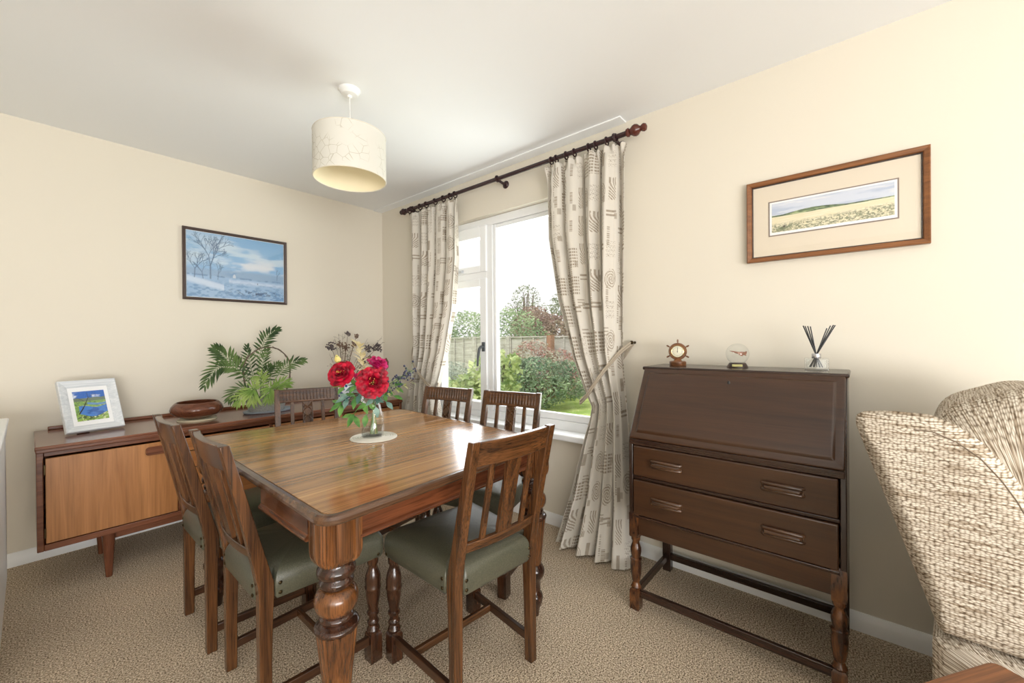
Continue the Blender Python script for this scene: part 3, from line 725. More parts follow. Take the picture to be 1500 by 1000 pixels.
# ------------------------------------------------------------------ bureau
BX, BYC = 1.702, 0.4005
YA, YB = 0.030, 0.773
XB = 2.135
bu = thing('bureau', 'dark oak writing bureau with sloping fall front, two drawers and turned front legs', 'bureau', (BX, BYC, 0))
def B(p): return (p[0] - BX, p[1] - BYC, p[2])
ZB, ZD, ZT = 0.345, 0.752, 1.055            # carcass bottom, top of drawer section, top
XT = 1.878                                   # front of the top
for y0, y1 in ((YA, YA + .018), (YB - .018, YB)):
    cs = MB()
    sec = [(BX, ZB), (XB, ZB), (XB, ZT - .012), (XT + .002, ZT - .012), (BX, ZD)]
    n = len(sec); vs = [B((x, y, z)) for y in (y0, y1) for x, z in sec]
    cs.add(vs, [tuple(range(n)), tuple(range(2 * n - 1, n - 1, -1))] + [((i + 1) % n, i, n + i, n + (i + 1) % n) for i in range(n)])
    make('side_panel', cs, M['bureau_z'], bu, bevel=0.003)
def bb(name, x0, x1, y0, y1, z0, z1, m, bev=0.003, parent=None):
    mb = MB().box(x0 - BX, x1 - BX, y0 - BYC, y1 - BYC, z0, z1)
    return make(name, mb, m, parent or bu, bevel=bev)
bb('top', XT - .010, XB, YA - .006, YB + .006, ZT - .016, ZT, M['bureau_frame'], 0.006)
bb('back_panel', XB - .012, XB - .002, YA + .018, YB - .018, ZB, ZT - .016, M['bureau_frame'])
bb('apron', BX + .004, BX + .022, YA + .018, YB - .018, ZB - .012, 0.412, M['bureau'])
bb('rail', BX - .003, BX + .02, YA + .018, YB - .018, 0.408, 0.420, M['bureau_frame'])
bb('rail', BX + .002, BX + .02, YA + .018, YB - .018, 0.576, 0.590, M['bureau_frame'])
bb('rail', BX - .002, BX + .02, YA + .004, YB - .004, 0.724, 0.750, M['bureau_frame'])
bb('writing_board', BX + .02, XB - .02, YA + .018, YB - .018, 0.735, 0.75, M['bureau_frame'])
def drawer(zl, zh):
    d = bb('drawer', BX - .006, BX + .30, YA + .021, YB - .021, zl, zh, M['bureau'], 0.005)
    for yc in (0.205, 0.610):
        zc = (zl + zh) / 2
        mb = MB(); w = 0.060
        for k, (dz_, ww, xx) in enumerate(((-0.011, w, 0.013), (0.0, w - .005, 0.020), (0.011, w, 0.013))):
            mb.tube([(BX - .004 - BX, yc - ww - BYC, zc + dz_), (-xx, yc - ww * .92 - BYC, zc + dz_), (-xx, yc + ww * .92 - BYC, zc + dz_), (-.004, yc + ww - BYC, zc + dz_)], 0.0075, 8)
        mb.box(-0.012, -0.004, yc - w - BYC - .003, yc + w - BYC + .003, zc - .015, zc + .015)
        make('handle', mb, M['handle'], d, smooth=50)
drawer(0.422, 0.574); drawer(0.592, 0.722)
# fall front: sloped board with a raised fielded panel
A0 = Vector((BX - .006, 0, ZD + .002)); A1 = Vector((XT - .004, 0, ZT - .006)); up_ = (A1 - A0).normalized(); nn = Vector((-up_.z, 0, up_.x)); LN = (A1 - A0).length
def lidp(y, s, h): q = A0 + up_ * s + nn * h; return B((q.x, y, q.z))
rg = []
for ins, h in ((0.0, -0.016), (0.0, 0.0), (0.004, 0.003), (0.026, 0.003), (0.034, 0.011), (0.040, 0.012)):
    rg.append([lidp(y, s, h) for y, s in ((YA + .004 + ins, ins), (YA + .004 + ins, LN - ins), (YB - .004 - ins, LN - ins), (YB - .004 - ins, ins))])
lid = make('fall_front', MB().rings(rg), M['bureau'], bu, bevel=0.003)
ke = MB().ball(lidp(0.402, LN - .062, 0.0125), 0.007, 10, 6, (0.4, 0.8, 1.5)); make('keyhole', ke, M['black'], lid)
# front turned legs, plain rear legs, stretchers
TURN = [(0.092, 0.019), (0.098, 0.022), (0.108, 0.0165), (0.118, 0.014), (0.124, 0.0175), (0.132, 0.0185), (0.142, 0.0200), (0.165, 0.0235), (0.190, 0.0240), (0.212, 0.0225), (0.216, 0.0245), (0.222, 0.0245), (0.226, 0.019), (0.236, 0.0205), (0.252, 0.0235), (0.268, 0.0230), (0.282, 0.0180), (0.290, 0.0150), (0.298, 0.0150), (0.303, 0.019), (0.312, 0.0200), (0.320, 0.019)]
for y in (YA + .021, YB - .021):
    mb = MB(); a = 0.021; x = BX + a - .002
    for z0_, z1_ in ((0.0, 0.092), (0.318, 0.43)):
        mb.rings([[(x - BX + i * s, y - BYC + j * s, z) for i, j in ((-1, -1), (1, -1), (1, 1), (-1, 1))] for z, s in ((z0_, a - .002), (z0_ + .006, a), (z1_ - .008, a), (z1_, a - .006))])
    mb.lathe(TURN, (x - BX, y - BYC, 0), 22)
    make('turned_leg', mb, M['bureau_worn'], bu, smooth=40)
    bb('rear_leg', XB - .044, XB - .004, y - .02, y + .02, 0, 0.36, M['bureau_z'], 0.004)
    mb = MB().bar(B((BX + .03, y, 0.072)), B((XB - .03, y, 0.072)), 0.018, 0.032); make('stretcher', mb, M['bureau_frame'], bu, bevel=0.003)
for x in (BX + .02, XB - .024):
    mb = MB().bar(B((x, YA + .03, 0.072)), B((x, YB - .03, 0.072)), 0.018, 0.032); make('stretcher', mb, M['bureau_frame'], bu, bevel=0.003)
# ------------------------------------------------------------------ curtains
CB, CP = (220, 214, 203), (150, 135, 115)
def print_cloth(u, v):
    """printed pattern of taupe bars, hatched blocks, lattice and scrolls on cream cloth; u across, v down, metres"""
    m = np.zeros(u.shape)
    cw, chh = 0.112, 0.165
    for lay in range(2):
        uu = u + 0.056 * lay; vv = v + 0.082 * lay
        ci = np.floor(uu / cw).astype(np.int64); off = (ci % 3) * 0.073
        cj = np.floor((vv + off) / chh).astype(np.int64)
        a = uu / cw - ci; b = (vv + off) / chh - cj
        h = ((ci * 73856093) ^ (cj * 19349663) ^ (lay * 83492791)) & 0xffff
        k = (h * 2654435761 >> 8) % 8
        x = a * cw; y = b * chh
        if lay == 0:
            blk = (np.abs(a - .5) < .17) & (b > .12) & (b < .55)
            hat = (np.sin(y * 2 * math.pi / 0.0085) > -0.25)
            m = np.maximum(m, np.where((k == 0) & blk, 0.85 * hat, 0)); m = np.maximum(m, np.where((k == 1) & blk, 0.75, 0))
            bars = (a > .08) & (a < .9) & ((np.abs(b - .2) < .035) | (np.abs(b - .34) < .028))
            m = np.maximum(m, np.where((k == 2) & bars, 0.85, 0))
            lat = (a > .05) & (a < .95) & (b > .1) & (b < .8) & ((np.abs(((x / .024) % 1) - .5) < .36) & (np.abs(((y / .018) % 1) - .5) < .3))
            m = np.maximum(m, np.where((k == 3) & lat, 0.9, 0))
            r = np.hypot((a - .5) * cw, (b - .45) * chh); th = np.arctan2(b - .45, a - .5)
            scr = (r < .055) & (np.sin(r * 420 + th * 2) > 0.1)
            m = np.maximum(m, np.where((k == 4) & scr, 0.8, 0))
            lf = (np.abs(((a - .5) * 1.3)) < .4) & (b > .08) & (b < .82) & (np.sin((x * .8 - y * .55 + .03 * np.sin(y * 30)) * 2 * math.pi / 0.022) > .1)
            m = np.maximum(m, np.where(((k == 5) | (k == 6)) & lf, 0.85, 0))
            wri = (np.abs(np.sin(y * 130 + 2.2 * np.sin(x * 160)) ) < .28) & (a > .1) & (a < .9) & (b > .2) & (b < .75)
            m = np.maximum(m, np.where(k == 7, 0.8 * wri, 0))
        else:
            bars = (a > .15) & (a < .8) & ((np.abs(b - .55) < .022) | (np.abs(b - .65) < .022) | (np.abs(b - .75) < .022))
            m = np.maximum(m, np.where(k == 1, 0.7 * bars, 0))
            sq = (np.abs(a - .3) < .16) & (np.abs(b - .3) < .10)
            m = np.maximum(m, np.where((k == 2) | (k == 6), 0.6 * sq, 0))
            vt = (np.abs(a - .72) < .07) & (np.abs(b - .5) < .33) & (np.sin(y * 2 * math.pi / 0.012) > -.2)
            m = np.maximum(m, np.where((k == 4) | (k == 5), 0.75 * vt, 0))
    m = m * (0.75 + 0.4 * fbm(u * 60, v * 60, 5, 2))
    c = np.ones(u.shape + (3,)) * np.array(lin(CB))
    return mixc(c, CP, np.clip(m, 0, 1))
def curtain(name, label, zk, yLk, yRk, xk, ak, nf, width, seed, ns, nt, skew):
    """hanging cloth: yL / yR edge positions, centre plane and fold depth keyed by height"""
    rng = np.random.RandomState(seed)
    s = np.linspace(0, 1, ns)[:, None]; t = np.linspace(0, 1, nt)[None, :]
    ztop = zk[0]; z = ztop + (zk[-1] - ztop) * t
    zz = z[0]
    f = lambda k: np.interp(-zz, [-q for q in zk], k)[None, :]
    # pull tie height along the slanting cord
    yL, yR, xc, am = f(yLk), f(yRk), f(xk), f(ak)
    ph = rng.rand(4) * 6.28
    ss = s + 0.018 * np.sin(2 * math.pi * s * 2 + ph[0] + 1.2 * t) + 0.010 * np.sin(2 * math.pi * s * 5 + ph[1] - 2 * t)
    w = 2 * math.pi * nf * ss + 0.5 * np.sin(3.0 * t + ph[2])
    fold = np.sin(w) + 0.22 * np.sin(2 * w + ph[3]) + 0.15 * np.sin(3.1 * w + 4 * t)
    head = np.exp(-((ztop - z) / 0.05) ** 2)
    fold = fold * (1 - 0.55 * head) + head * 0.45 * np.sin(2 * math.pi * nf * 2.6 * s + ph[1])
    x = xc + am * fold
    y = yL + (yR - yL) * (s + 0.55 / (2 * math.pi * nf) * np.cos(w) * (1 - head))
    zt = z + skew[0] * (1 - s) * np.exp(-((z - skew[1]) / 0.25) ** 2) + head * 0.006 * np.sin(2 * math.pi * nf * 2.6 * s)
    P = np.stack([x + 0 * z, y + 0 * z, zt + 0 * s], -1)
    col = print_cloth(np.broadcast_to(s * width, (ns, nt)), np.broadcast_to(ztop - z, (ns, nt)))
    o = grid_mesh(name, P, M['curtain'], None, col)
    sd = o.modifiers.new('thickness', 'SOLIDIFY'); sd.thickness = 0.0025; sd.offset = 0
    return tag(o, label, 'curtain')
zk = [2.245, 1.80, 1.42, 1.12, 0.98, 0.86, 0.76, 0.55, 0.30, 0.012]
curtain('curtain', 'printed cream and taupe curtain right of the window, tied back beside the bureau', zk,
        [1.475, 1.455, 1.375, 1.265, 1.195, 1.14, 1.155, 1.205, 1.265, 1.35],
        [0.945, 0.952, 0.965, 0.975, 0.965, 0.955, 0.945, 0.925, 0.895, 0.865],
        [2.075, 2.065, 2.055, 2.05, 2.045, 2.045, 2.045, 2.035, 2.02, 1.985],
        [0.030, 0.044, 0.050, 0.050, 0.044, 0.042, 0.044, 0.052, 0.058, 0.066], 4.5, 1.65, 3, 380, 620, (-0.06, 0.95))
curtain('curtain', 'printed cream and taupe curtain left of the window, hanging near the corner', zk,
        [2.285, 2.285, 2.33, 2.42, 2.47, 2.52, 2.52, 2.47, 2.42, 2.36],
        [2.875, 2.86, 2.84, 2.81, 2.83, 2.86, 2.88, 2.93, 2.97, 3.02],
        [2.075, 2.07, 2.06, 2.055, 2.05, 2.05, 2.05, 2.045, 2.04, 2.03],
        [0.028, 0.036, 0.040, 0.040, 0.038, 0.036, 0.036, 0.040, 0.046, 0.052], 5.5, 1.65, 8, 300, 460, (-0.05, 0.92))
# tiebacks: twin cords from a wall hook round the gathered cloth
def tieback(label, hook, front, edge):
    t = thing('tieback', label, 'tieback', hook)
    H_ = Vector(hook)
    for k in range(2):
        dz = 0.014 * (k - 0.5)
        pts = [Vector(p) - H_ + Vector((0, 0, dz)) for p in [(hook[0] - 0.035, hook[1], hook[2])] + front + [edge]]
        back = [(edge[0] + 0.06, edge[1] + 0.005, edge[2] + 0.02), (RX - 0.035, lerp(edge[1], hook[1], .5), lerp(edge[2], hook[2], .5)), (hook[0] - 0.02, hook[1], hook[2])]
        pts += [Vector(p) - H_ + Vector((0, 0, dz)) for p in back]
        sm = []
        for i in range(len(pts) - 1):
            p0, p1, p2, p3 = pts[max(i - 1, 0)], pts[i], pts[i + 1], pts[min(i + 2, len(pts) - 1)]
            for q in range(6):
                u = q / 6; sm.append(0.5 * ((2 * p1) + (p2 - p0) * u + (2 * p0 - 5 * p1 + 4 * p2 - p3) * u * u + (3 * p1 - p0 - 3 * p2 + p3) * u ** 3))
        sm.append(pts[-1])
        make('cord', MB().tube(sm, 0.0062, 8), M['rope'], t)
    hk = MB().lathe([(0, 0.008), (0.004, 0.006), (0.03, 0.005), (0.034, 0.010), (0.044, 0.011), (0.05, 0.006)], (0, 0, 0), 12)
    o = make('hook', hk, M['brass_dark'], t); o.rotation_euler = (0, R(-90), 0)
    return t
tieback('corded tieback gathering the right curtain, hooked to the wall beside the bureau', (RX - 0.002, 0.945, 1.165),
        [(2.035, 0.985, 1.10), (1.965, 1.055, 0.985), (1.96, 1.125, 0.885)], (1.985, 1.185, 0.835))
tieback('corded tieback gathering the left curtain near the corner', (RX - 0.002, 2.885, 1.16),
        [(2.05, 2.82, 1.10), (1.985, 2.72, 1.00), (1.98, 2.60, 0.89)], (2.0, 2.50, 0.82))
# pole with finials and brackets
PX, PZ = 2.075, 2.286
po = thing('curtain_pole', 'dark wooden curtain pole with turned finials above the window', 'curtain pole', (PX, 1.9, PZ))
mb = MB().tube([(0, -0.955, 0), (0, 1.02, 0)], 0.0135, 16); make('rod', mb, M['pole'], po)
FIN = [(0, 0.014), (0.004, 0.021), (0.014, 0.023), (0.020, 0.016), (0.028, 0.019), (0.040, 0.028), (0.052, 0.031), (0.064, 0.027), (0.074, 0.016), (0.082, 0.013), (0.088, 0.018), (0.098, 0.021), (0.108, 0.017), (0.113, 0.006)]
for s, y0 in ((-1, -0.955), (1, 1.02)):
    o = make('finial', MB().lathe(FIN if s < 0 else [(a * .75, b * .9) for a, b in FIN], (0, 0, 0), 18), M['mahogany'] if s < 0 else M['pole'], po)
    o.location = (0, y0, 0); o.rotation_euler = (R(-90 * s), 0, 0)
for y in (-0.885, -0.02, 0.955):
    mb = MB().torus((0, y, 0), 0.018, 0.006, (0, 1, 0), 18, 8)
    mb.tube([(0.012, y, -0.006), (0.05, y, -0.012), (RX - PX - .012, y, -0.014)], [0.010, 0.009, 0.012], 12)
    mb.tube([(RX - PX - .014, y, -0.014), (RX - PX - .006, y, -0.014), (RX - PX - .001, y, -0.014)], [0.018, 0.027, 0.027], 16)
    make('bracket', mb, M['pole'], po)
def ring_proto():
    t = thing('curtain_ring', '', 'curtain ring', (0, 0, 0))
    make('hoop', MB().torus((0, 0, -0.006), 0.0215, 0.0045, (0, 1, 0), 20, 8), M['pole'], t)
    make('eye', MB().torus((0, 0, -0.037), 0.006, 0.0018, (1, 0, 0), 12, 6), M['brass_dark'], t)
    return t
rp_ = ring_proto(); first = True
for side, ys_ in (('right', (1.432, 1.395, 1.325, 1.268, 1.173, 1.129, 1.060, 1.005)), ('left', (2.83, 2.735, 2.655, 2.543, 2.444, 2.365, 2.311, 2.88))):
    for y in ys_:
        c = rp_ if first else copy_tree(rp_); first = False
        c.location = (PX, y, PZ)
        tag(c, 'dark wooden curtain ring carrying the %s curtain on the pole' % side, 'curtain ring', 'rings of the %s curtain' % side)

# ------------------------------------------------------------------ ceiling lamp
lt = thing('pendant_lamp', 'cream drum pendant lampshade hanging from a white ceiling rose', 'lamp', (1.010, 1.874, CZ))
make('ceiling_rose', MB().lathe([(0, 0.050), (-0.006, 0.050), (-0.012, 0.046), (-0.026, 0.036), (-0.030, 0.012), (-0.040, 0.009)], (0, 0, 0), 28), M['white'], lt)
make('cord', MB().tube([(0, 0, -0.03), (0, 0, -0.15), (0, 0, -0.29)], 0.0032, 8), plain('white_flex', (225, 225, 222), 0.5), lt)
def shade_mat():
    m, n, l, b = new_mat('crackle_paper_shade')
    tc = n.new('ShaderNodeTexCoord'); v = n.new('ShaderNodeTexVoronoi'); v.feature = 'DISTANCE_TO_EDGE'; v.inputs['Scale'].default_value = 26
    l.new(tc.outputs['Object'], v.inputs['Vector'])
    no = n.new('ShaderNodeTexNoise'); no.inputs['Scale'].default_value = 9; l.new(tc.outputs['Object'], no.inputs['Vector'])
    rp = n.new('ShaderNodeValToRGB'); rp.color_ramp.elements[0].position = 0.0; rp.color_ramp.elements[1].position = 0.03
    rp.color_ramp.elements[0].color = (*lin((176, 170, 146)), 1); rp.color_ramp.elements[1].color = (*lin((228, 226, 217)), 1)
    l.new(v.outputs['Distance'], rp.inputs['Fac'])
    r2 = n.new('ShaderNodeValToRGB'); r2.color_ramp.elements[0].position = 0.45; r2.color_ramp.elements[1].position = 0.55; l.new(no.outputs['Fac'], r2.inputs['Fac'])
    mx = n.new('ShaderNodeMix'); mx.data_type = 'RGBA'; l.new(r2.outputs[0], mx.inputs['Factor']); l.new(rp.outputs[0], mx.inputs[7]); mx.inputs[6].default_value = (*lin((228, 226, 217)), 1)
    l.new(mx.outputs[2], b.inputs['Base Color']); b.inputs['Roughness'].default_value = 0.7
    t = n.new('ShaderNodeBsdfTranslucent'); t.inputs['Color'].default_value = (*lin((232, 230, 222)), 1)
    ms = n.new('ShaderNodeMixShader'); ms.inputs[0].default_value = 0.15; l.new(b.outputs[0], ms.inputs[1]); l.new(t.outputs[0], ms.inputs[2]); l.new(ms.outputs[0], n['Material Output'].inputs['Surface'])
    return m
sm_ = shade_mat()
z0_, z1_, r_ = -0.434, -0.222, 0.166
sh = MB().lathe([(z0_, r_), (z1_, r_)], (0, 0, 0), 64, cap=False); shd = make('lamp_shade', sh, sm_, lt)
make('lining', MB().lathe([(z0_, r_ - .003), (z1_, r_ - .003)], (0, 0, 0), 64, cap=False), plain('warm_shade_lining', (244, 232, 200), .7), shd)
rm_ = plain('shade_rim', (222, 216, 200), 0.6)
for z_ in (z0_, z1_): make('rim', MB().torus((0, 0, z_), r_ - .0015, 0.0026, (0, 0, 1), 64, 6), rm_, shd)
ft = MB().torus((0, 0, -0.262), 0.022, 0.002, (0, 0, 1), 16, 6)
for k in range(3):
    a = k * 2.094; ft.tube([(0.022 * math.cos(a), 0.022 * math.sin(a), -0.262), (0.09 * math.cos(a), 0.09 * math.sin(a), -0.24), (0.164 * math.cos(a), 0.164 * math.sin(a), z1_)], 0.0018, 6)
make('shade_carrier', ft, M['white'], lt)
make('lamp_holder', MB().lathe([(-0.232, 0.010), (-0.24, 0.017), (-0.275, 0.017), (-0.28, 0.014)], (0, 0, 0), 16), M['white'], lt)
make('bulb', MB().lathe([(-0.28, 0.013), (-0.29, 0.016), (-0.302, 0.024), (-0.316, 0.027), (-0.328, 0.022), (-0.336, 0.008)], (0, 0, 0), 18), plain('opal_bulb', (236, 236, 230), 0.3), lt)

# ------------------------------------------------------------------ pictures
def picture_frame(parent, w, h, fw_, depth, mat, name='frame', prof=None):
    """mitred frame in the local XZ plane, front towards -Y, centred on the origin"""
    prof = prof or [(0, 0), (0, -depth), (0.003, -depth - .002), (fw_ - .003, -depth + .002), (fw_, -depth + .006), (fw_, 0)]
    rg = [[(sx * (w / 2 - t), y, sz * (h / 2 - t)) for sx, sz in ((-1, -1), (1, -1), (1, 1), (-1, 1))] for t, y in prof]
    n = 4; mb = MB(); vs = [p for r in rg for p in r]; fs = []
    for k in range(len(rg)):
        k2 = (k + 1) % len(rg)
        for i in range(4): fs.append((k * 4 + i, k * 4 + (i + 1) % 4, k2 * 4 + (i + 1) % 4, k2 * 4 + i))
    return make(name, mb.add(vs, fs), mat, parent, smooth=20)
def painted(parent, name, w, h, y, nx, nz, fn, x0=0, z0=0):
    X = np.linspace(-w / 2, w / 2, nx)[:, None] + 0 * np.zeros((1, nz)); Z = np.linspace(-h / 2, h / 2, nz)[None, :] + np.zeros((nx, 1))
    col = fn(X / w + .5, Z / h + .5, w / h)
    return grid_mesh(name, np.stack([X + x0, X * 0 + y, Z + z0], -1), M['paint'], parent, col)
def strokes(col, x, y, asp, segs, rgb, soft=0.5):
    """thin brush lines, each (x0, y0, x1, y1, half width, strength)"""
    for x0, y0, x1, y1, w, a in segs:
        X, Y = x * asp, y; ax, ay, bx, by = x0 * asp, y0, x1 * asp, y1
        L2_ = (bx - ax) ** 2 + (by - ay) ** 2 + 1e-9
        t = np.clip(((X - ax) * (bx - ax) + (Y - ay) * (by - ay)) / L2_, 0, 1)
        d = np.hypot(X - ax - t * (bx - ax), Y - ay - t * (by - ay))
        col = mixc(col, rgb, a * (1 - sstep(w * (1 - soft), w * (1 + soft), d)))
    return col
def branch(rng, x, y, ang, L, w, depth, out, spread=0.5, asp=1.0):
    x1 = x + math.cos(ang) * L / asp; y1 = y + math.sin(ang) * L; out.append((x, y, x1, y1, w, 0.8 if depth > 1 else 0.5))
    if depth == 0: return
    for k in range(3 if depth > 3 else 2):
        branch(rng, x1, y1, ang + rng.uniform(-spread, spread), L * rng.uniform(.6, .82), max(w * .62, .0028), depth - 1, out, spread, asp)
def winter_scene(x, y, asp):
    c = np.ones(x.shape + (3,)) * np.array(lin((138, 180, 216)))
    n = fbm(x * 3, y * 9, 2); c = mixc(c, (196, 214, 228), sstep(.42, .7, n) * sstep(.4, .6, y)); c = mixc(c, (214, 220, 228), sstep(.5, .75, fbm(x * 4, y * 7, 9)) * np.exp(-((y - .55) / .12) ** 2))
    c = mixc(c, (120, 168, 210), sstep(.8, 1.05, y) * .6)
    c = mixc(c, (140, 168, 198), (1 - sstep(.40, .46, y - .03 * fbm(x * 9, y * 0, 4))) * .9)
    c = mixc(c, (150, 182, 214), (1 - sstep(.32, .35, y + .05 * x - .02)))
    c = mixc(c, (196, 212, 230), np.exp(-((y - .29 + .03 * x) / .03) ** 2) * (x > .4) * .9); c = mixc(c, (96, 130, 170), np.exp(-((y - .345 + .02 * x) / .012) ** 2) * sstep(.4, .55, fbm(x * 24, y * 10, 44)) * .9)
    g = fbm(x * 26, y * 34, 6); c = mixc(c, (98, 140, 184), (1 - sstep(.14, .34, y)) * sstep(.42, .68, g) * .8)
    c = mixc(c, (206, 220, 236), (1 - sstep(.0, .05, np.abs(y - (.28 - .32 * x)) - .02)) * (x < .35) * .8)
    c = mixc(c, (70, 92, 122), sstep(.55, .7, fbm(x * 40, y * 50, 8)) * np.exp(-((y - .11) / .05) ** 2) * sstep(.35, .45, x) * .9)
    dt = fbm(x * 20, y * 24, 12); c = mixc(c, (112, 152, 194), sstep(.35, .6, dt) * np.exp(-(((x - .45) / .07) ** 2 + ((y - .42) / .1) ** 2)) * .9)
    rng = random.Random(5); sg = []
    branch(rng, .22, .30, 1.57, .20, .009, 6, sg, .62, asp); branch(rng, .07, .30, 1.5, .13, .006, 5, sg, .62, asp); branch(rng, .15, .29, 1.7, .10, .005, 4, sg, .6, asp); branch(rng, .29, .29, 1.5, .09, .004, 4, sg, .6, asp); branch(rng, .92, .36, 1.5, .07, .003, 3, sg, .5, asp)
    c = mixc(c, (120, 156, 192), .55 * sstep(.4, .6, fbm(x * 30, y * 36, 3)) * np.exp(-(((x - .22) / .14) ** 2 + ((y - .62) / .2) ** 2)))
    c = strokes(c, x, y, asp, sg, (84, 108, 140))
    for px, py, s_ in ((.685, .10, .022), (.70, .27, .012)): c = mixc(c, (48, 62, 86), np.exp(-(((x - px) / (s_ * .35)) ** 2 + ((y - py) / s_) ** 2)))
    house = (np.abs(x - .455) < .016 * np.clip((.40 - y) / .03, 0, 1)) & (y > .335); c = mixc(c, (206, 214, 222), house * .8)
    return c
def cornfield(x, y, asp):
    c = np.ones(x.shape + (3,)) * np.array(lin((206, 212, 224)))
    c = mixc(c, (176, 188, 208), sstep(.42, .68, fbm(x * 4, y * 8, 3)) * .8); c = mixc(c, (228, 228, 230), sstep(.55, .75, fbm(x * 6, y * 12, 14)) * .7)
    hz = .58 + .085 * np.sin(np.clip((x - .1) / .55, 0, 1) * math.pi); fld = .53 + 0.02 * x
    g = fbm(x * 34, y * 26, 7); hill = (y < hz) & (y > fld)
    c = mixc(c, (104, 124, 88), hill * 1.0); c = mixc(c, (60, 82, 56), hill * sstep(.5, .62, g)); c = mixc(c, (176, 190, 140), hill * sstep(.62, .7, fbm(x * 14, y * 30, 21)) * .8)
    c = mixc(c, (226, 217, 184), (y <= fld) * 1.0); c = mixc(c, (236, 229, 204), (y <= fld) * sstep(.5, .7, fbm(x * 8, y * 40, 2)) * .7)
    e = .26 + .10 * x + .05 * fbm(x * 8, y * 0, 5); lo = 1 - sstep(e - .12, e + .05, y)
    c = mixc(c, (162, 160, 132), lo * sstep(.42, .62, fbm(x * 60, y * 34, 11))); c = mixc(c, (120, 126, 98), lo * sstep(.52, .66, fbm(x * 90, y * 30, 31)) * .9)
    c = mixc(c, (92, 108, 74), np.exp(-(((x - .1) / .06) ** 2 + ((y - .11) / .08) ** 2)) * .9); c = mixc(c, (52, 40, 38), np.exp(-(((x - .115) / .012) ** 2 + ((y - .17) / .04) ** 2)))
    return c
def lake_scene(x, y, asp):
    c = np.ones(x.shape + (3,)) * np.array(lin((44, 102, 186)))
    c = mixc(c, (226, 234, 244), sstep(.5, .68, fbm(x * 4, y * 6, 3)) * np.exp(-((y - .84) / .09) ** 2))
    hl = .74 + .05 * fbm(x * 5, x * 0, 4); c = mixc(c, (110, 124, 104), (y < hl) * 1.0); c = mixc(c, (128, 166, 88), (y < .66) * 1.0)
    c = mixc(c, (176, 196, 110), (y < .66) * sstep(.5, .66, fbm(x * 8, y * 16, 6))); c = mixc(c, (92, 122, 74), (y < .70) * sstep(.56, .7, fbm(x * 14, y * 18, 8)) * .8)
    lake = (y < .47 + .04 * np.sin(x * 7)) & (y > .2 + .08 * np.sin(x * 5 + 2)); c = mixc(c, (70, 126, 200), lake * (x > .12) * 1.0); c = mixc(c, (42, 92, 170), lake * (x > .12) * sstep(.45, .65, fbm(x * 5, y * 12, 9)))
    c = mixc(c, (92, 138, 196), ((np.abs(y - .56 - .03 * np.sin(x * 6)) < .035) & (x > .4)) * .9)
    lo = y < .2 + .08 * np.sin(x * 5 + 2); c = mixc(c, (142, 176, 78), lo * 1.0); c = mixc(c, (68, 92, 48), lo * sstep(.5, .62, fbm(x * 12, y * 18, 2))); c = mixc(c, (214, 220, 170), lo * sstep(.6, .72, fbm(x * 16, y * 22, 41)))
    rng = random.Random(3); sg = [(.10, .24, .26, .44, .014, 1), (.26, .44, .36, .60, .011, 1), (.36, .60, .46, .78, .008, 1), (.46, .78, .44, .94, .005, 1)]
    branch(rng, .26, .44, 2.4, .10, .006, 3, sg, .6, asp); branch(rng, .36, .60, 2.2, .12, .006, 3, sg, .6, asp); branch(rng, .46, .78, .6, .10, .005, 3, sg, .6, asp)
    return strokes(c, x, y, asp, sg, (46, 38, 34))
p = thing('framed_picture', 'blue winter landscape in a thin dark frame on the left wall', 'picture', (0.984, BY - 0.004, 1.7175))
pw, ph_ = 0.648, 0.487
picture_frame(p, pw, ph_, 0.018, 0.018, plain('dark_brown_frame', (66, 50, 44), 0.4))
painted(p, 'painting', pw - .042, ph_ - .042, -0.008, 330, 250, winter_scene)
make('white_slip', MB().box(-pw / 2 + .012, pw / 2 - .012, -0.006, -0.001, -ph_ / 2 + .012, ph_ / 2 - .012), M['paper'], p, smooth=0)
make('glazing', MB().box(-pw / 2 + .016, pw / 2 - .016, -0.0125, -0.0105, -ph_ / 2 + .016, ph_ / 2 - .016), M['glass_picture'], p, smooth=0)
p = thing('framed_picture', 'wide cornfield landscape in a brown wooden frame on the wall above the bureau', 'picture', (RX - 0.004, 0.0930, 1.7100), R(-90))
pw, ph_ = 0.596, 0.362
picture_frame(p, pw, ph_, 0.020, 0.022, wood('picture_frame_wood', (110, 66, 34), (150, 98, 56), 'x', 40, 2.0, 0.2, 0.35))
sl_ = picture_frame(p, pw - .036, ph_ - .036, 0.007, 0.014, plain('dark_inner_slip', (52, 34, 32), 0.4), 'inner_slip')
make('mount', MB().box(-pw / 2 + .015, pw / 2 - .015, -0.008, -0.001, -ph_ / 2 + .015, ph_ / 2 - .015), M['cream_card'], p, smooth=0)
make('fillet', MB().box(-0.214, 0.214, -0.0092, -0.0078, -0.072, 0.084), plain('taupe_mount_line', (128, 112, 100), 0.7), p, smooth=0)
make('print_border', MB().box(-0.209, 0.209, -0.0098, -0.0085, -0.067, 0.079), M['paper'], p, smooth=0)
painted(p, 'painting', 0.402, 0.128, -0.0105, 360, 120, cornfield, 0, 0.008)
make('glazing', MB().box(-pw / 2 + .022, pw / 2 - .022, -0.0135, -0.012, -ph_ / 2 + .022, ph_ / 2 - .022), M['glass_picture'], p, smooth=0)
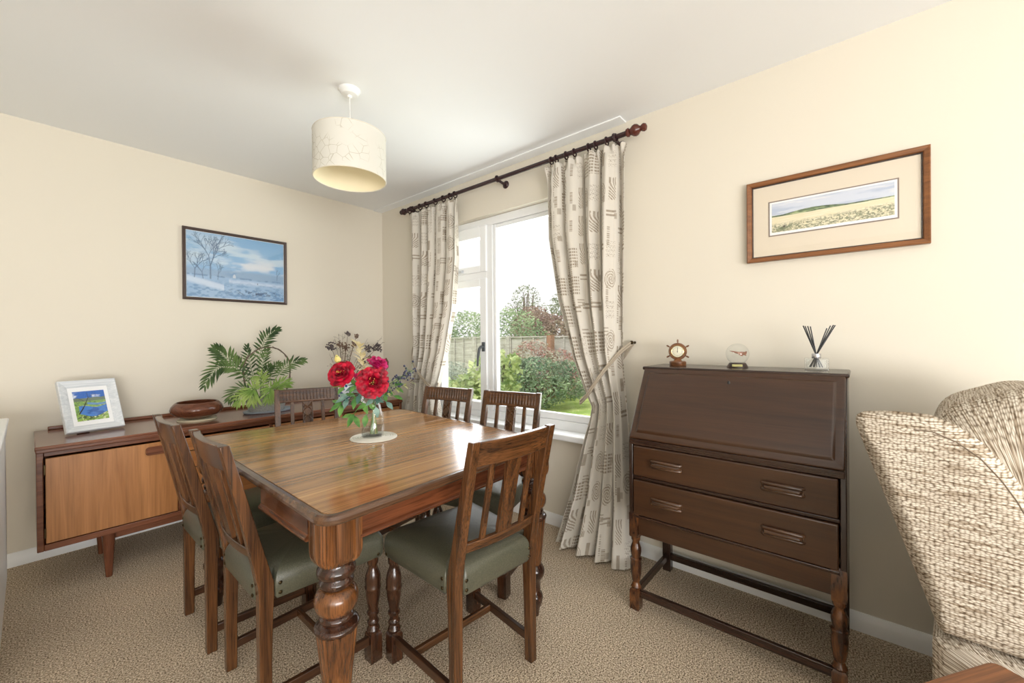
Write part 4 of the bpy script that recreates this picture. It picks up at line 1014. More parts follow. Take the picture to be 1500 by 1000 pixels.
# standing frame on the sideboard, leaning back
p = thing('photo_frame', 'white wooden photo frame with a lake and hills photo, leaning back on the sideboard', 'photo frame', (0.226, 3.128, SZ1 + 0.006), R(14))
lean = Matrix.Rotation(R(-25), 4, 'X')
def leaned(o, zc): o.matrix_local = lean @ Matrix.Translation((0, 0, zc))
pw, ph_ = 0.232, 0.288
silver = wood('limed_white_frame', (196, 202, 206), (232, 234, 236), 'x', 60, 3.0, 0.08, 0.35)
leaned(picture_frame(p, pw, ph_, 0.036, 0.018, silver, prof=[(0, 0.004), (0, -.020), (.004, -.024), (.032, -.010), (.036, -.006), (.036, 0.004)]), ph_ / 2)
o = make('backing', MB().box(-pw / 2 + .006, pw / 2 - .006, 0.004, 0.009, -ph_ / 2 + .006, ph_ / 2 - .006), plain('frame_back_board', (74, 62, 66), 0.7), p, smooth=0); leaned(o, ph_ / 2)
o = make('mount', MB().box(-pw / 2 + .030, pw / 2 - .030, -0.004, 0.002, -ph_ / 2 + .030, ph_ / 2 - .030), M['paper'], p, smooth=0); leaned(o, ph_ / 2)
o = painted(p, 'photo', 0.126, 0.168, -0.0048, 170, 210, lake_scene); leaned(o, ph_ / 2)
o = make('glazing', MB().box(-pw / 2 + .034, pw / 2 - .034, -0.0075, -0.0065, -ph_ / 2 + .034, ph_ / 2 - .034), M['glass_picture'], p, smooth=0); leaned(o, ph_ / 2)
make('strut', MB().bar((0, 0.088, 0.17), (0, 0.165, 0.001), 0.05, 0.004, (1, 0, 0)), plain('frame_strut', (74, 62, 66), 0.7), p, smooth=0)

# ------------------------------------------------------------------ armchair and side table at the right edge
ac = thing('armchair', 'tweed-covered wing armchair with a reclined back beside the bureau', 'armchair', (1.43, -0.147, 0), R(-7))
AX, AY = 1.43, -0.147
def side_uv(P): return P
W0 = [(-0.147, 0.455), (0.011, 0.942), (0.012, 0.968), (-0.006, 0.980), (-0.056, 0.987), (-0.131, 0.987), (-0.177, 0.966), (-0.220, 0.930), (-0.256, 0.880), (-0.282, 0.832), (-0.318, 0.745), (-0.350, 0.640), (-0.372, 0.463)]
W0 = [(a - AY, b) for a, b in W0]
def dense(poly, step=0.012):
    o = []; m = len(poly)
    for i in range(m):
        a = Vector(poly[i]); b = Vector(poly[(i + 1) % m]); k = max(1, int((b - a).length / step))
        for q in range(k): o.append(tuple(a.lerp(b, q / k)))
    return o
def ensure_ccw(p):
    return p if sum(p[i - 1][0] * p[i][1] - p[i][0] * p[i - 1][1] for i in range(len(p))) > 0 else p[::-1]
def wing(x0, x1, name):
    o = dense(ensure_ccw(round_poly(W0, [0.02, 0.0, 0.014, 0.0, 0.0, 0, 0, 0, 0, 0, 0, 0, 0.02], 5)))
    prof = [(-0.002, -1e-5), (-0.002, -0.35), (-0.002, -0.65), (-0.001, -0.86), (0.003, 0.016), (0.010, 0.006), (0.022, 0.001), (0.036, -0.001), (0.052, 0.002), (0.068, 0.009), (0.082, 0.02), (0.09, 0.035), (0.092, -0.7), (0.092, -1e-5)]
    pts = []; uvs = []
    cen = (sum(a for a, b in o) / len(o), sum(b for a, b in o) / len(o)); core = o
    for dx, ins in prof:
        q = inset(o, ins) if ins >= 0 or ins == -0.001 else [(cen[0] + (a - cen[0]) * -ins, cen[1] + (b - cen[1]) * -ins) for a, b in core]
        pts.append([(x0 + dx * (x1 - x0) / 0.092 - AX, a, b) for a, b in q]); uvs.append([(a, b) for a, b in q])
    P = np.array(pts).transpose(1, 0, 2); U = np.array(uvs).transpose(1, 0, 2)
    P = np.concatenate([P, P[:1]]); U = np.concatenate([U, U[:1]])
    ob = grid_mesh(name, P, M['weave'], ac, None, False, U)
    th = lambda q: math.atan2(q[1] - cen[1], -(q[0] - cen[0]))
    pth = [(x0 - 0.0008 - AX, a, b) for a, b in sorted([(cen[0] + (a - cen[0]) * .87, cen[1] + (b - cen[1]) * .87) for a, b in o], key=th) if R(-35) < th((a, b)) < R(108)]
    make('seam', MB().tube(pth, 0.0014, 6), plain('dark_seam_thread', (120, 104, 88), 0.9), ob)
    return ob
wing(1.43, 1.535, 'wing')
def cushion(name, x0, x1, sec, nx=28, edge=0.07, crown=0.02):
    """padded roll: rounded (y, z) section along x with softly closing ends"""
    o = dense(sec, 0.014); cen = (sum(a for a, b in o) / len(o), sum(b for a, b in o) / len(o))
    arc = np.concatenate([[0], np.cumsum([math.dist(o[i], o[(i + 1) % len(o)]) for i in range(len(o))])])
    P = []; U = []
    for i in range(nx + 1):
        t = i / nx; x = lerp(x0, x1, t); d = min(t, 1 - t) * (x1 - x0)
        k = math.sqrt(max(0, 1 - (1 - min(1, d / edge)) ** 2)); k = 0.02 + 0.98 * k; cr = 1 + crown * math.sin(math.pi * t)
        row = [(x - AX, (cen[0] + (a - cen[0]) * (0.25 + .75 * k) * cr), cen[1] + (b - cen[1]) * (0.25 + .75 * k) * cr) for a, b in o]; row.append(row[0])
        P.append(row); U.append([(x, arc[j]) for j in range(len(o) + 1)])
        if i in (0, nx):
            tip = [(x - AX, cen[0], cen[1])] * len(row); ut = [(x + (-.06 if i == 0 else .06), arc[j]) for j in range(len(o) + 1)]
            if i == 0: P.insert(0, tip); U.insert(0, ut)
            else: P.append(tip); U.append(ut)
    return grid_mesh(name, np.array(P), M['weave'], ac, None, False, np.array(U))
bs = round_poly([(y - AY, z) for y, z in [(-0.20, 0.46), (-0.115, 0.86), (-0.15, 0.985), (-0.30, 1.055), (-0.45, 1.0), (-0.49, 0.80), (-0.44, 0.44)]], [0.04, 0.06, 0.09, 0.12, 0.12, 0.1, 0.05], 6)
cushion('back_cushion', 1.50, 2.055, bs, 32, 0.11, 0.03)
cushion('seat_cushion', 1.53, 2.03, round_poly([(y - AY, z) for y, z in [(-0.40, 0.36), (-0.40, 0.50), (-1.0, 0.52), (-1.0, 0.36)]], 0.05, 5))
for x0, x1 in ((1.425, 1.545), (2.01, 2.13)):
    cushion('arm', x0, x1, round_poly([(y - AY, z) for y, z in [(-0.36, 0.36), (-0.36, 0.62), (-0.95, 0.62), (-0.95, 0.36)]], 0.05, 5), 16, 0.06)
cushion('base', 1.425, 2.125, round_poly([(y - AY, z) for y, z in [(-0.135, 0.05), (-0.135, 0.425), (-0.175, 0.445), (-0.95, 0.445), (-0.95, 0.05)]], [0.02, 0.02, 0.02, 0.03, 0.03], 4), 32, 0.035, 0.0)
make('frame_bracket', MB().box(0.06, 0.62, -0.20, -0.04, 0.40, 0.47), M['black'], ac, smooth=0)
for x in (0.06, 0.62):
    for y in (-0.74, -0.07): make('foot', MB().lathe([(0, 0.018), (0.06, 0.024)], (x, y, 0), 14), M['black'], ac)
st = thing('side_table', 'brown wooden side table corner in front of the armchair', 'table', (1.312, -0.213, 0), R(145))
mb = MB(); o = round_poly([(-0.0, 0.0), (0.50, 0.0), (0.50, 0.45), (0.0, 0.45)], 0.02, 5)
mb.rings([[(a, b, z) for a, b in inset(o, i)] for z, i in ((0.478, 0.006), (0.481, 0.0), (0.496, 0.0), (0.500, 0.004))]); make('top', mb, M['table_side'], st, smooth=40)
for x, y in ((.05, .05), (.45, .05), (.05, .40), (.45, .40)): make('leg', MB().box(x - .02, x + .02, y - .02, y + .02, 0, .478), M['table_side'], st, bevel=.003)
make('apron', MB().box(.05, .45, .06, .39, .42, .478), M['table_side'], st, bevel=.003)

# ------------------------------------------------------------------ white radiator at the left edge
rd = thing('radiator', 'white painted radiator just showing at the left edge of the room', 'radiator', (-0.17, 2.55, 0))
mb = MB().box(-0.08, 0.095, -0.45, 0.45, 0.10, 0.79); make('panel', mb, M['white'], rd, bevel=0.02, segs=4)
mb = MB().hexa([(-0.09, -0.455, 0.765), (0.097, -0.455, 0.765), (0.097, 0.455, 0.765), (-0.09, 0.455, 0.765), (-0.10, -0.455, 0.842), (0.106, -0.455, 0.842), (0.106, 0.455, 0.842), (-0.10, 0.455, 0.842)])
make('top_grille', mb, M['white'], rd, bevel=0.006)
for y in (-0.36, 0.36): make('foot', MB().box(-0.05, 0.05, y - .02, y + .02, 0, 0.12), M['white'], rd)
# ------------------------------------------------------------------ things on the bureau
DZ = ZT
ck = thing('ship_wheel_barometer', 'small wooden ship wheel barometer on a block base at the left end of the bureau', 'barometer', (2.02, 0.665, DZ), R(-78))
WD = wood('small_turned_wood', (92, 58, 34), (140, 92, 56), 'x', 60, 6, 0.2, 0.3)
make('base', MB().lathe([(0, 0.036), (0.004, 0.038), (0.018, 0.038), (0.022, 0.034)], (0, 0, 0), 28), WD, ck)
make('neck', MB().lathe([(0.020, 0.022), (0.030, 0.014), (0.036, 0.016)], (0, 0, 0), 20), WD, ck)
wz = 0.068
o = make('wheel_rim', MB().lathe([(-0.011, 0.027), (-0.011, 0.038), (-0.007, 0.041), (0.007, 0.041), (0.011, 0.038), (0.011, 0.027)], (0, 0, 0), 36), WD, ck); o.location = (0, 0, wz); o.rotation_euler = (R(90), 0, 0)
for k in range(6):
    a = R(90 + k * 60); d = Vector((math.cos(a), 0, math.sin(a)))
    make('spoke', MB().tube([Vector((0, 0, wz)) + d * q for q in (0.038, 0.044, 0.048, 0.054, 0.058)], [0.0035, 0.0028, 0.0042, 0.0038, 0.0025], 8), WD, ck)
dl = make('dial', MB().lathe([(0.0, 0.029), (0.006, 0.029), (0.008, 0.026), (0.0085, 0.025)], (0, 0, 0), 32), plain('cream_dial', (222, 218, 196), 0.4), ck); dl.location = (0, -0.005, wz); dl.rotation_euler = (R(90), 0, 0)
tk = MB()
for k in range(24):
    a = R(k * 15); d = Vector((math.cos(a), math.sin(a), 0)); tk.bar(d * 0.018 + Vector((0, 0, .009)), d * (0.022 if k % 3 else 0.0235) + Vector((0, 0, .009)), 0.0008, 0.0006, (-d.y, d.x, 0))
make('dial_marks', tk, M['black'], dl, smooth=0)
nd = MB().bar((0, -0.006, 0.0098), (0.001, 0.019, 0.0098), 0.0016, 0.0008, (1, 0, 0)); nd.lathe([(0.0088, 0.002), (0.0105, 0.002)], (0, 0, 0), 10); make('needle', nd, M['black'], dl, smooth=0)
o = make('bezel', MB().torus((0, 0, 0.007), 0.0275, 0.002, (0, 0, 1), 32, 8), plain('pale_brass', (196, 178, 128), 0.25, 1.0), dl)

gl = thing('glass_globe', 'clear glass globe with an etched jet aeroplane on a dark base, middle of the bureau', 'globe', (2.02, 0.408, DZ), R(-80))
make('base', MB().lathe([(0, 0.042), (0.004, 0.042), (0.018, 0.034), (0.021, 0.032)], (0, 0, 0), 6 * 6), plain('dark_base', (48, 30, 24), 0.3), gl, smooth=50)
make('plaque', MB().box(-0.020, 0.020, -0.0425, -0.0375, 0.006, 0.016), plain('gold_plaque', (190, 186, 130), 0.35, 0.6), gl, bevel=0.001)
make('globe', MB().lathe([(0.0205, 0.026), (0.024, 0.0295), (0.034, 0.0385), (0.048, 0.0445), (0.061, 0.0462), (0.075, 0.0440), (0.088, 0.0375), (0.098, 0.0270), (0.104, 0.015), (0.1062, 0.002)], (0, 0, 0), 40), M['glass'], gl, smooth=180)
jt = MB(); JM = plain('bronze_etching', (150, 104, 82), 0.5)
Mj = Matrix.Translation((0.004, 0, 0.064)) @ Matrix.Rotation(R(12), 4, 'Y') @ Matrix.Rotation(R(24), 4, 'X')
jt.M = Mj
jt.tube([(-0.036, 0, 0.002), (-0.026, 0, 0.002), (-0.012, 0, 0.001), (0.010, 0, 0), (0.028, 0, 0)], [0.0006, 0.0022, 0.0042, 0.0052, 0.0040], 10)
for s in (-1, 1):
    jt.hexa([(-0.006, s * 0.003, -.0008), (0.016, s * 0.003, -.0008), (0.020, s * 0.022, -.0004), (0.011, s * 0.022, -.0004), (-0.006, s * 0.003, .0008), (0.016, s * 0.003, .0008), (0.020, s * 0.022, .0004), (0.011, s * 0.022, .0004)])
    jt.hexa([(0.020, s * 0.003, -.0006), (0.030, s * 0.003, -.0006), (0.033, s * 0.012, -.0003), (0.027, s * 0.012, -.0003), (0.020, s * 0.003, .0006), (0.030, s * 0.003, .0006), (0.033, s * 0.012, .0003), (0.027, s * 0.012, .0003)])
jt.hexa([(0.016, -.0006, 0.004), (0.029, -.0006, 0.003), (0.029, .0006, 0.003), (0.016, .0006, 0.004), (0.026, -.0003, 0.015), (0.032, -.0003, 0.015), (0.032, .0003, 0.015), (0.026, .0003, 0.015)])
make('jet', jt, JM, gl, smooth=30)

df = thing('reed_diffuser', 'square glass reed diffuser with black reeds at the right end of the bureau', 'diffuser', (2.02, 0.128, DZ), R(-84))
bo = MB(); o = round_poly([(-.038, -.038), (.038, -.038), (.038, .038), (-.038, .038)], 0.004, 3)
bo.rings([[(a, b, z) for a, b in inset(o, i)] for z, i in ((0, .002), (.002, 0), (.046, 0), (.048, .002))]); make('bottle', bo, M['glass'], df, smooth=30)
ib = MB(); o = round_poly([(-.032, -.032), (.032, -.032), (.032, .032), (-.032, .032)], 0.006, 3); ib.rings([[(a, b, z) for a, b in o] for z in (.010, .042)]); make('inner_wall', ib, M['glass'], df, smooth=30)
make('collar', MB().lathe([(0.047, 0.015), (0.048, 0.0155), (0.064, 0.0155), (0.066, 0.0145), (0.066, 0.010)], (0, 0, 0), 24), M['chrome'], df)
for tx, ty, tz, bx in ((-.042, .01, .178, .010), (-.036, -.008, .176, .02), (-.027, .006, .176, .012), (-.019, -.01, .174, .002), (.034, .0, .166, -.010), (.046, .01, .176, -.018), (.054, -.006, .178, -.006), (.060, .004, .177, -.022)):
    make('reed', MB().tube([(bx, -ty * .5, .012), (tx * .06, ty * .1, .066), (tx, ty, tz)], 0.0021, 8), M['black'], df)

# ------------------------------------------------------------------ things on the sideboard
mt = tag(make('round_mat', MB().lathe([(0, 0.098), (0.002, 0.100), (0.006, 0.100), (0.008, 0.097)], (0, 0, 0), 48), plain('cream_cork_mat', (216, 208, 180), 0.6)), 'round cream mat under the wooden bowl on the sideboard', 'mat')
mt.location = (0.665, 3.115, SZ1)
bw = MB().lathe([(0.0, 0.055), (0.006, 0.075), (0.022, 0.112), (0.042, 0.136), (0.060, 0.142), (0.078, 0.136), (0.094, 0.122), (0.101, 0.114), (0.103, 0.109), (0.099, 0.106), (0.085, 0.116), (0.060, 0.130), (0.035, 0.122), (0.016, 0.090), (0.010, 0.002)], (0, 0, 0), 64)
bw.v = [(x * .94, y * .94, z) for x, y, z in bw.v]
b_ = tag(make('wooden_bowl', bw, M['bowl'], smooth=60), 'round turned wooden bowl standing on a cream mat on the sideboard', 'bowl'); b_.location = (0.665, 3.115, SZ1 + 0.008)

def frond(b, c, e, n, ll, lw, nrm, rng, t0=0.25, fan=(62, 20)):
    """one palm frond: curved midrib b-c-e with paired leaflets spread across the plane facing nrm; returns (rib, leaflets)"""
    b, c, e = Vector(b), Vector(c), Vector(e); nrm = Vector(nrm).normalized(); mb = MB()
    pos = lambda t: b * (1 - t) ** 2 + c * 2 * t * (1 - t) + e * t * t
    rib = [pos(i / 13) for i in range(14)]
    for k in range(n):
        t = lerp(t0, 1.0, k / (n - 1)); p = pos(t); d = (pos(min(1, t + .02)) - pos(t - .02)).normalized(); q_ = (t - t0) / (1 - t0)
        s0 = math.sin(math.pi * (0.16 + 0.72 * q_)) ** .7
        side = d.cross(nrm).normalized()
        for s in (-1, 1):
            a = R(lerp(fan[0], fan[1], q_) + rng.uniform(-7, 7))
            q = (d * math.cos(a) + side * (s * math.sin(a)) + nrm * rng.uniform(-.25, .2)).normalized(); l_ = ll * s0 * rng.uniform(.85, 1.12)
            wv = q.cross(nrm).normalized(); wv = (wv + nrm * rng.uniform(-.5, .5)).normalized() * lw * .5; sag = Vector((0, 0, -l_ * .12))
            m1 = p + q * l_ * .3 + sag * .1; m2 = p + q * l_ * .68 + sag * .5; e_ = p + q * l_ + sag * 1.3; cr = nrm * (lw * .15)
            mb.add([p, m1 + wv - cr, m1, m1 - wv - cr, m2 + wv * .8 - cr, m2, m2 - wv * .8 - cr, e_], [(0, 1, 2), (0, 2, 3), (1, 4, 5, 2), (2, 5, 6, 3), (4, 7, 5), (5, 7, 6)])
    return MB().tube(rib, [lerp(.0026, .0008, i / 13) for i in range(14)], 6), mb
PXP, PYP = 1.045, 3.110
tr_ = MB(); o = [(0.155 * math.cos(a), 0.10 * math.sin(a)) for a in [2 * math.pi * i / 48 for i in range(48)]]
tr_.rings([[(a, b, z) for a, b in inset(o, i)] for z, i in ((0, .02), (.003, .006), (.014, 0), (.016, .002), (.013, .005), (.006, .012), (.005, .024))]); 
tr_ = tag(make('plant_tray', tr_, plain('blue_grey_glazed_tray', (150, 162, 172), 0.25)), 'shallow oval blue grey tray under the potted palm', 'tray'); tr_.location = (PXP + 0.01, PYP - 0.03, SZ1)
pt = thing('potted_palm', 'small potted parlour palm with a twig hoop on the sideboard', 'plant', (PXP, PYP - 0.02, SZ1 + 0.006))
def basket():
    m, n, l, b = new_mat('white_wicker'); tc = n.new('ShaderNodeTexCoord'); wv = n.new('ShaderNodeTexWave'); wv.bands_direction = 'Z'; wv.inputs['Scale'].default_value = 50; wv.inputs['Distortion'].default_value = 6; wv.inputs['Detail Scale'].default_value = 8
    l.new(tc.outputs['Object'], wv.inputs['Vector']); rp = n.new('ShaderNodeValToRGB'); rp.color_ramp.elements[0].color = (*lin((150, 146, 140)), 1); rp.color_ramp.elements[1].color = (*lin((224, 222, 214)), 1)
    l.new(wv.outputs['Fac'], rp.inputs['Fac']); l.new(rp.outputs[0], b.inputs['Base Color']); b.inputs['Roughness'].default_value = .7
    bp = n.new('ShaderNodeBump'); bp.inputs['Distance'].default_value = .003; l.new(wv.outputs['Fac'], bp.inputs['Height']); l.new(bp.outputs[0], b.inputs['Normal']); return m
pb = [[(x * k * (1 + .0), y * k, z) for x, y in [(0.125 * math.cos(a), 0.082 * math.sin(a)) for a in [2 * math.pi * i / 40 for i in range(40)]]] for z, k in ((0, .80), (.004, .84), (.045, .95), (.088, 1.0), (.094, 1.02), (.094, .95), (.075, .93))]
make('pot', MB().rings(pb), basket(), pt)
make('soil', MB().rings([[(x, y, z) for x, y in [(0.114 * math.cos(a), 0.074 * math.sin(a)) for a in [2 * math.pi * i / 32 for i in range(32)]]] for z in (.07, .078)]), plain('dark_soil', (58, 46, 38), .95), pt)
rng = random.Random(11)
W_ = lambda x, z, y=3.11: (x - PXP, y - (PYP - 0.02), z - SZ1 - 0.006)
hk_ = [(1.165, .80), (1.189, .865), (1.206, .981), (1.191, 1.067), (1.127, 1.132), (1.057, 1.147), (.99, 1.128), (.925, 1.056), (.915, .962), (.935, .80)]
hoop = []
for i in range(len(hk_) - 1):
    for q in range(5):
        t = q / 5; p0, p1, p2, p3 = [Vector(hk_[min(max(i + d, 0), len(hk_) - 1)]) for d in (-1, 0, 1, 2)]
        v = 0.5 * ((2 * p1) + (p2 - p0) * t + (2 * p0 - 5 * p1 + 4 * p2 - p3) * t * t + (3 * p1 - p0 - 3 * p2 + p3) * t ** 3); hoop.append(W_(v.x, v.y))
tw = MB().tube(hoop, 0.0042, 6); tw.tube([(x + .005 * math.sin(i * 1.1), y + .005 * math.cos(i * 1.1), z + .003 * math.sin(i * 2.3)) for i, (x, y, z) in enumerate(hoop)], 0.0028, 5)
for i in range(2, len(hoop) - 2, 2):
    p = Vector(hoop[i]); tw.tube([p, p + Vector((rng.uniform(-.012, .012), rng.uniform(-.01, .01), rng.uniform(-.004, .012))), p + Vector((rng.uniform(-.02, .02), rng.uniform(-.015, .015), rng.uniform(-.01, .016)))], [.0014, .0012, .0006], 4)
make('twig_hoop', tw, M['twig'], pt)
NV = (-.30, -.92, .22)
FR = [((1.0, .80, 3.08), (.86, 1.06, 3.07), (.750, 1.140, 3.05), 14, .105, .016, 0, NV, .35), ((.99, .80, 3.07), (.80, 1.20, 3.02), (.676, .930, 2.98), 15, .085, .013, 0, NV, .40), ((1.02, .80, 3.10), (.97, 1.20, 3.13), (1.124, 1.268, 3.12), 14, .085, .014, 0, (-.25, -.95, -.1), .42),
      ((1.06, .80, 3.10), (1.12, 1.05, 3.10), (1.285, 1.048, 3.08), 14, .075, .012, 0, NV, .40), ((.97, .80, 3.06), (.90, .96, 3.02), (.805, .83, 3.00), 11, .085, .012, 0, (-.2, -.85, .5), .35),
      ((.99, .80, 3.05), (.93, .96, 2.99), (.918, .805, 2.965), 14, .105, .013, 1, (-.15, -.95, .2), .30), ((.99, .80, 3.05), (.90, .93, 2.99), (.84, .80, 2.97), 10, .075, .012, 1, (-.2, -.9, .3), .40),
      ((1.05, .80, 3.06), (1.05, .95, 2.99), (1.012, .81, 2.965), 13, .095, .013, 1, (-.1, -.95, .2), .30), ((1.06, .80, 3.06), (1.11, .95, 3.0), (1.085, .81, 2.97), 11, .09, .013, 1, (-.2, -.9, .3), .30),
      ((1.0, .80, 3.10), (.96, 1.0, 3.13), (.945, 1.150, 3.14), 11, .075, .012, 0, (-.5, -.85, 0), .35), ((1.03, .80, 3.12), (1.01, 1.0, 3.14), (1.075, 1.130, 3.15), 11, .08, .012, 0, (.1, -.95, .1), .35), ((1.02, .80, 3.08), (1.0, .98, 3.03), (1.035, 1.02, 2.99), 10, .07, .012, 0, NV, .35),
      ((1.06, .80, 3.08), (1.10, .93, 3.04), (1.150, .90, 3.01), 10, .075, .012, 1, NV, .3), ((1.0, .80, 3.08), (.99, .95, 3.02), (.97, .97, 2.97), 10, .085, .013, 1, (-.2, -.8, .6), .25), ((1.04, .80, 3.10), (1.08, 1.0, 3.12), (1.14, 1.03, 3.14), 9, .07, .011, 0, NV, .35), ((.99, .80, 3.10), (.92, 1.0, 3.12), (.88, 1.08, 3.13), 9, .07, .011, 0, NV, .35)]
for b, c, e, nn_, ll, lw, mt_, nv, t0 in FR:
    rb, lv = frond(W_(b[0], b[1], b[2]), W_(c[0], c[1], c[2]), W_(e[0], e[1], e[2]), nn_, ll, lw, nv, rng, t0)
    fr = make('frond', lv, M['palm_light' if mt_ else 'palm_dark'], pt, smooth=0); make('rib', rb, M['stem'], fr)

# dried arrangement in a blue and white pot
VX, VY = 1.640, 3.190
def china():
    m, n, l, b = new_mat('blue_white_china'); tc = n.new('ShaderNodeTexCoord'); v = n.new('ShaderNodeTexVoronoi'); v.inputs['Scale'].default_value = 42; l.new(tc.outputs['Object'], v.inputs['Vector'])
    rp = n.new('ShaderNodeValToRGB'); rp.color_ramp.elements[0].position = .42; rp.color_ramp.elements[1].position = .5; rp.color_ramp.elements[0].color = (*lin((48, 62, 132)), 1); rp.color_ramp.elements[1].color = (*lin((228, 232, 240)), 1)
    l.new(v.outputs['Distance'], rp.inputs['Fac']); l.new(rp.outputs[0], b.inputs['Base Color']); b.inputs['Roughness'].default_value = .15; return m
vs = tag(make('china_vase', MB().lathe([(0, .045), (.004, .050), (.03, .068), (.075, .085), (.115, .082), (.135, .068), (.145, .066), (.150, .070), (.150, .064), (.13, .060), (.02, .04)], (0, 0, 0), 40), china(), smooth=60), 'blue and white patterned china pot on the sideboard behind the far chair', 'pot')
vs.location = (VX, VY, SZ1)
da = thing('dried_arrangement', 'dried stems with dark seed heads in the corner behind the red flowers', 'dried flowers', (VX, VY, SZ1 + 0.02))
rng = random.Random(21)
SEED = plain('dark_seed_head', (62, 54, 58), .7, var=(30, (110, 98, 96))); DRY = plain('dry_stem', (126, 108, 86), .8); BRN = plain('brown_dried_petal', (96, 70, 58), .8, var=(40, (150, 124, 104)))
def seedhead(mb, c, r, k):
    for _ in range(k):
        d = Vector((rng.gauss(0, 1), rng.gauss(0, 1), rng.gauss(0, 1))).normalized() * r * rng.uniform(.35, 1); mb.ball(Vector(c) + d, r * rng.uniform(.14, .22), 7, 5)
heads = [((.075, .06, .52), .026, 0), ((-.085, .02, .415), .038, 0), ((.305, -.02, .40), .044, 0), ((.225, .0, .395), .036, 0), ((.04, .03, .41), .034, 1), ((.10, 0, .43), .03, 1), ((.24, -.02, .30), .034, 1), ((.19, .03, .28), .03, 0), ((.13, .02, .50), .022, 1), ((-.01, .02, .43), .028, 1)]
for c, r, kd in heads:
    st_ = make('stem', MB().tube([(rng.uniform(-.02, .02), rng.uniform(-.02, .02), .0), Vector(c) * .55 + Vector((0, 0, .06)), c], [.0026, .0022, .0014], 6), DRY, da)
    hb = MB(); seedhead(hb, c, r, 46); make('seed_head', hb, BRN if kd else SEED, st_)
for k in range(16):
    e = Vector((rng.uniform(-.12, .40), rng.uniform(-.05, .06), rng.uniform(.26, .56)))
    mb = MB().tube([(0, 0, .05), e * .5 + Vector((0, 0, .06)), e], [.0014, .0011, .0006], 5)
    for _ in range(9):
        t = rng.uniform(.55, 1); p = e * t; q = p + Vector((rng.uniform(-.03, .03), rng.uniform(-.02, .02), rng.uniform(.0, .03))); mb.tube([p, (p + q) / 2 + Vector((0, 0, .003)), q], [.0007, .0007, .0004], 4); mb.ball(q, .003, 5, 4)
    make('dried_sprig', mb, DRY if k % 2 else M['twig'], da)
cl = MB().tube([(.36, -.02, .27), (.385, -.02, .30), (.40, -.02, .27), (.40, -.02, .225), (.385, -.02, .195)], [.002, .009, .011, .009, .002], 8); make('dried_pod', cl, plain('red_brown_pod', (104, 52, 44), .5), da)

# ------------------------------------------------------------------ flowers on the table
FX, FYY = 0.995, 1.660
dm = MB(); dm.lathe([(0, 0.098), (.0015, 0.101), (.004, 0.101), (.0055, .099)], (0, 0, 0), 64)
for q in range(9): dm.torus((0, 0, .0052), .012 + q * .0105, .0028, (0, 0, 1), 48, 6)
dm = tag(make('table_mat', dm, plain('white_woven_mat', (216, 212, 200), .8)), 'round white woven mat under the glass vase on the table', 'mat'); dm.location = (FX, FYY, TZ)
va = thing('glass_vase', 'clear curvy glass vase half filled with water on the white mat', 'vase', (FX - .006, FYY + .002, TZ + .008))
vz = [0, .004, .02, .045, .075, .105, .135, .16, .185, .205]; vr = [.042, .047, .0485, .0470, .040, .0345, .0345, .038, .041, .044]; vo = [0, 0, .0, .002, .004, .004, .001, -.003, -.003, .0]
def vase_rings(dr, zz=None):
    out = []
    for z, r, o in zip(vz, vr, vo):
        if zz and z > zz: continue
        out.append([(o * 1.9 + (r - dr) * math.cos(2 * math.pi * i / 40), -o * 1.9 + (r - dr) * math.sin(2 * math.pi * i / 40), max(z, .006 if dr else 0)) for i in range(40)])
    return out
vb = MB(); vb.rings(vase_rings(0), True, False); vb.rings(vase_rings(.003), True, False); make('glass', vb, M['glass'], va, smooth=180)
make('water', MB().rings(vase_rings(.0036, .05)), M['water'], va, smooth=60)
RED = leafmat('crimson_petal', (104, 0, 20), (196, 6, 48), 40, .5, .06); MAG = leafmat('magenta_petal', (160, 8, 70), (224, 50, 130), 34, .5, .1); YEL = plain('yellow_stamen', (226, 190, 90), .6)
LFG = leafmat('rose_leaf', (58, 108, 52), (120, 168, 86), 16, .4, .25); LFB = leafmat('blue_green_leaf', (74, 112, 100), (150, 178, 166), 16, .4, .2); CRM = leafmat('cream_dried_leaf', (206, 190, 140), (240, 232, 200), 12, .5, .3)
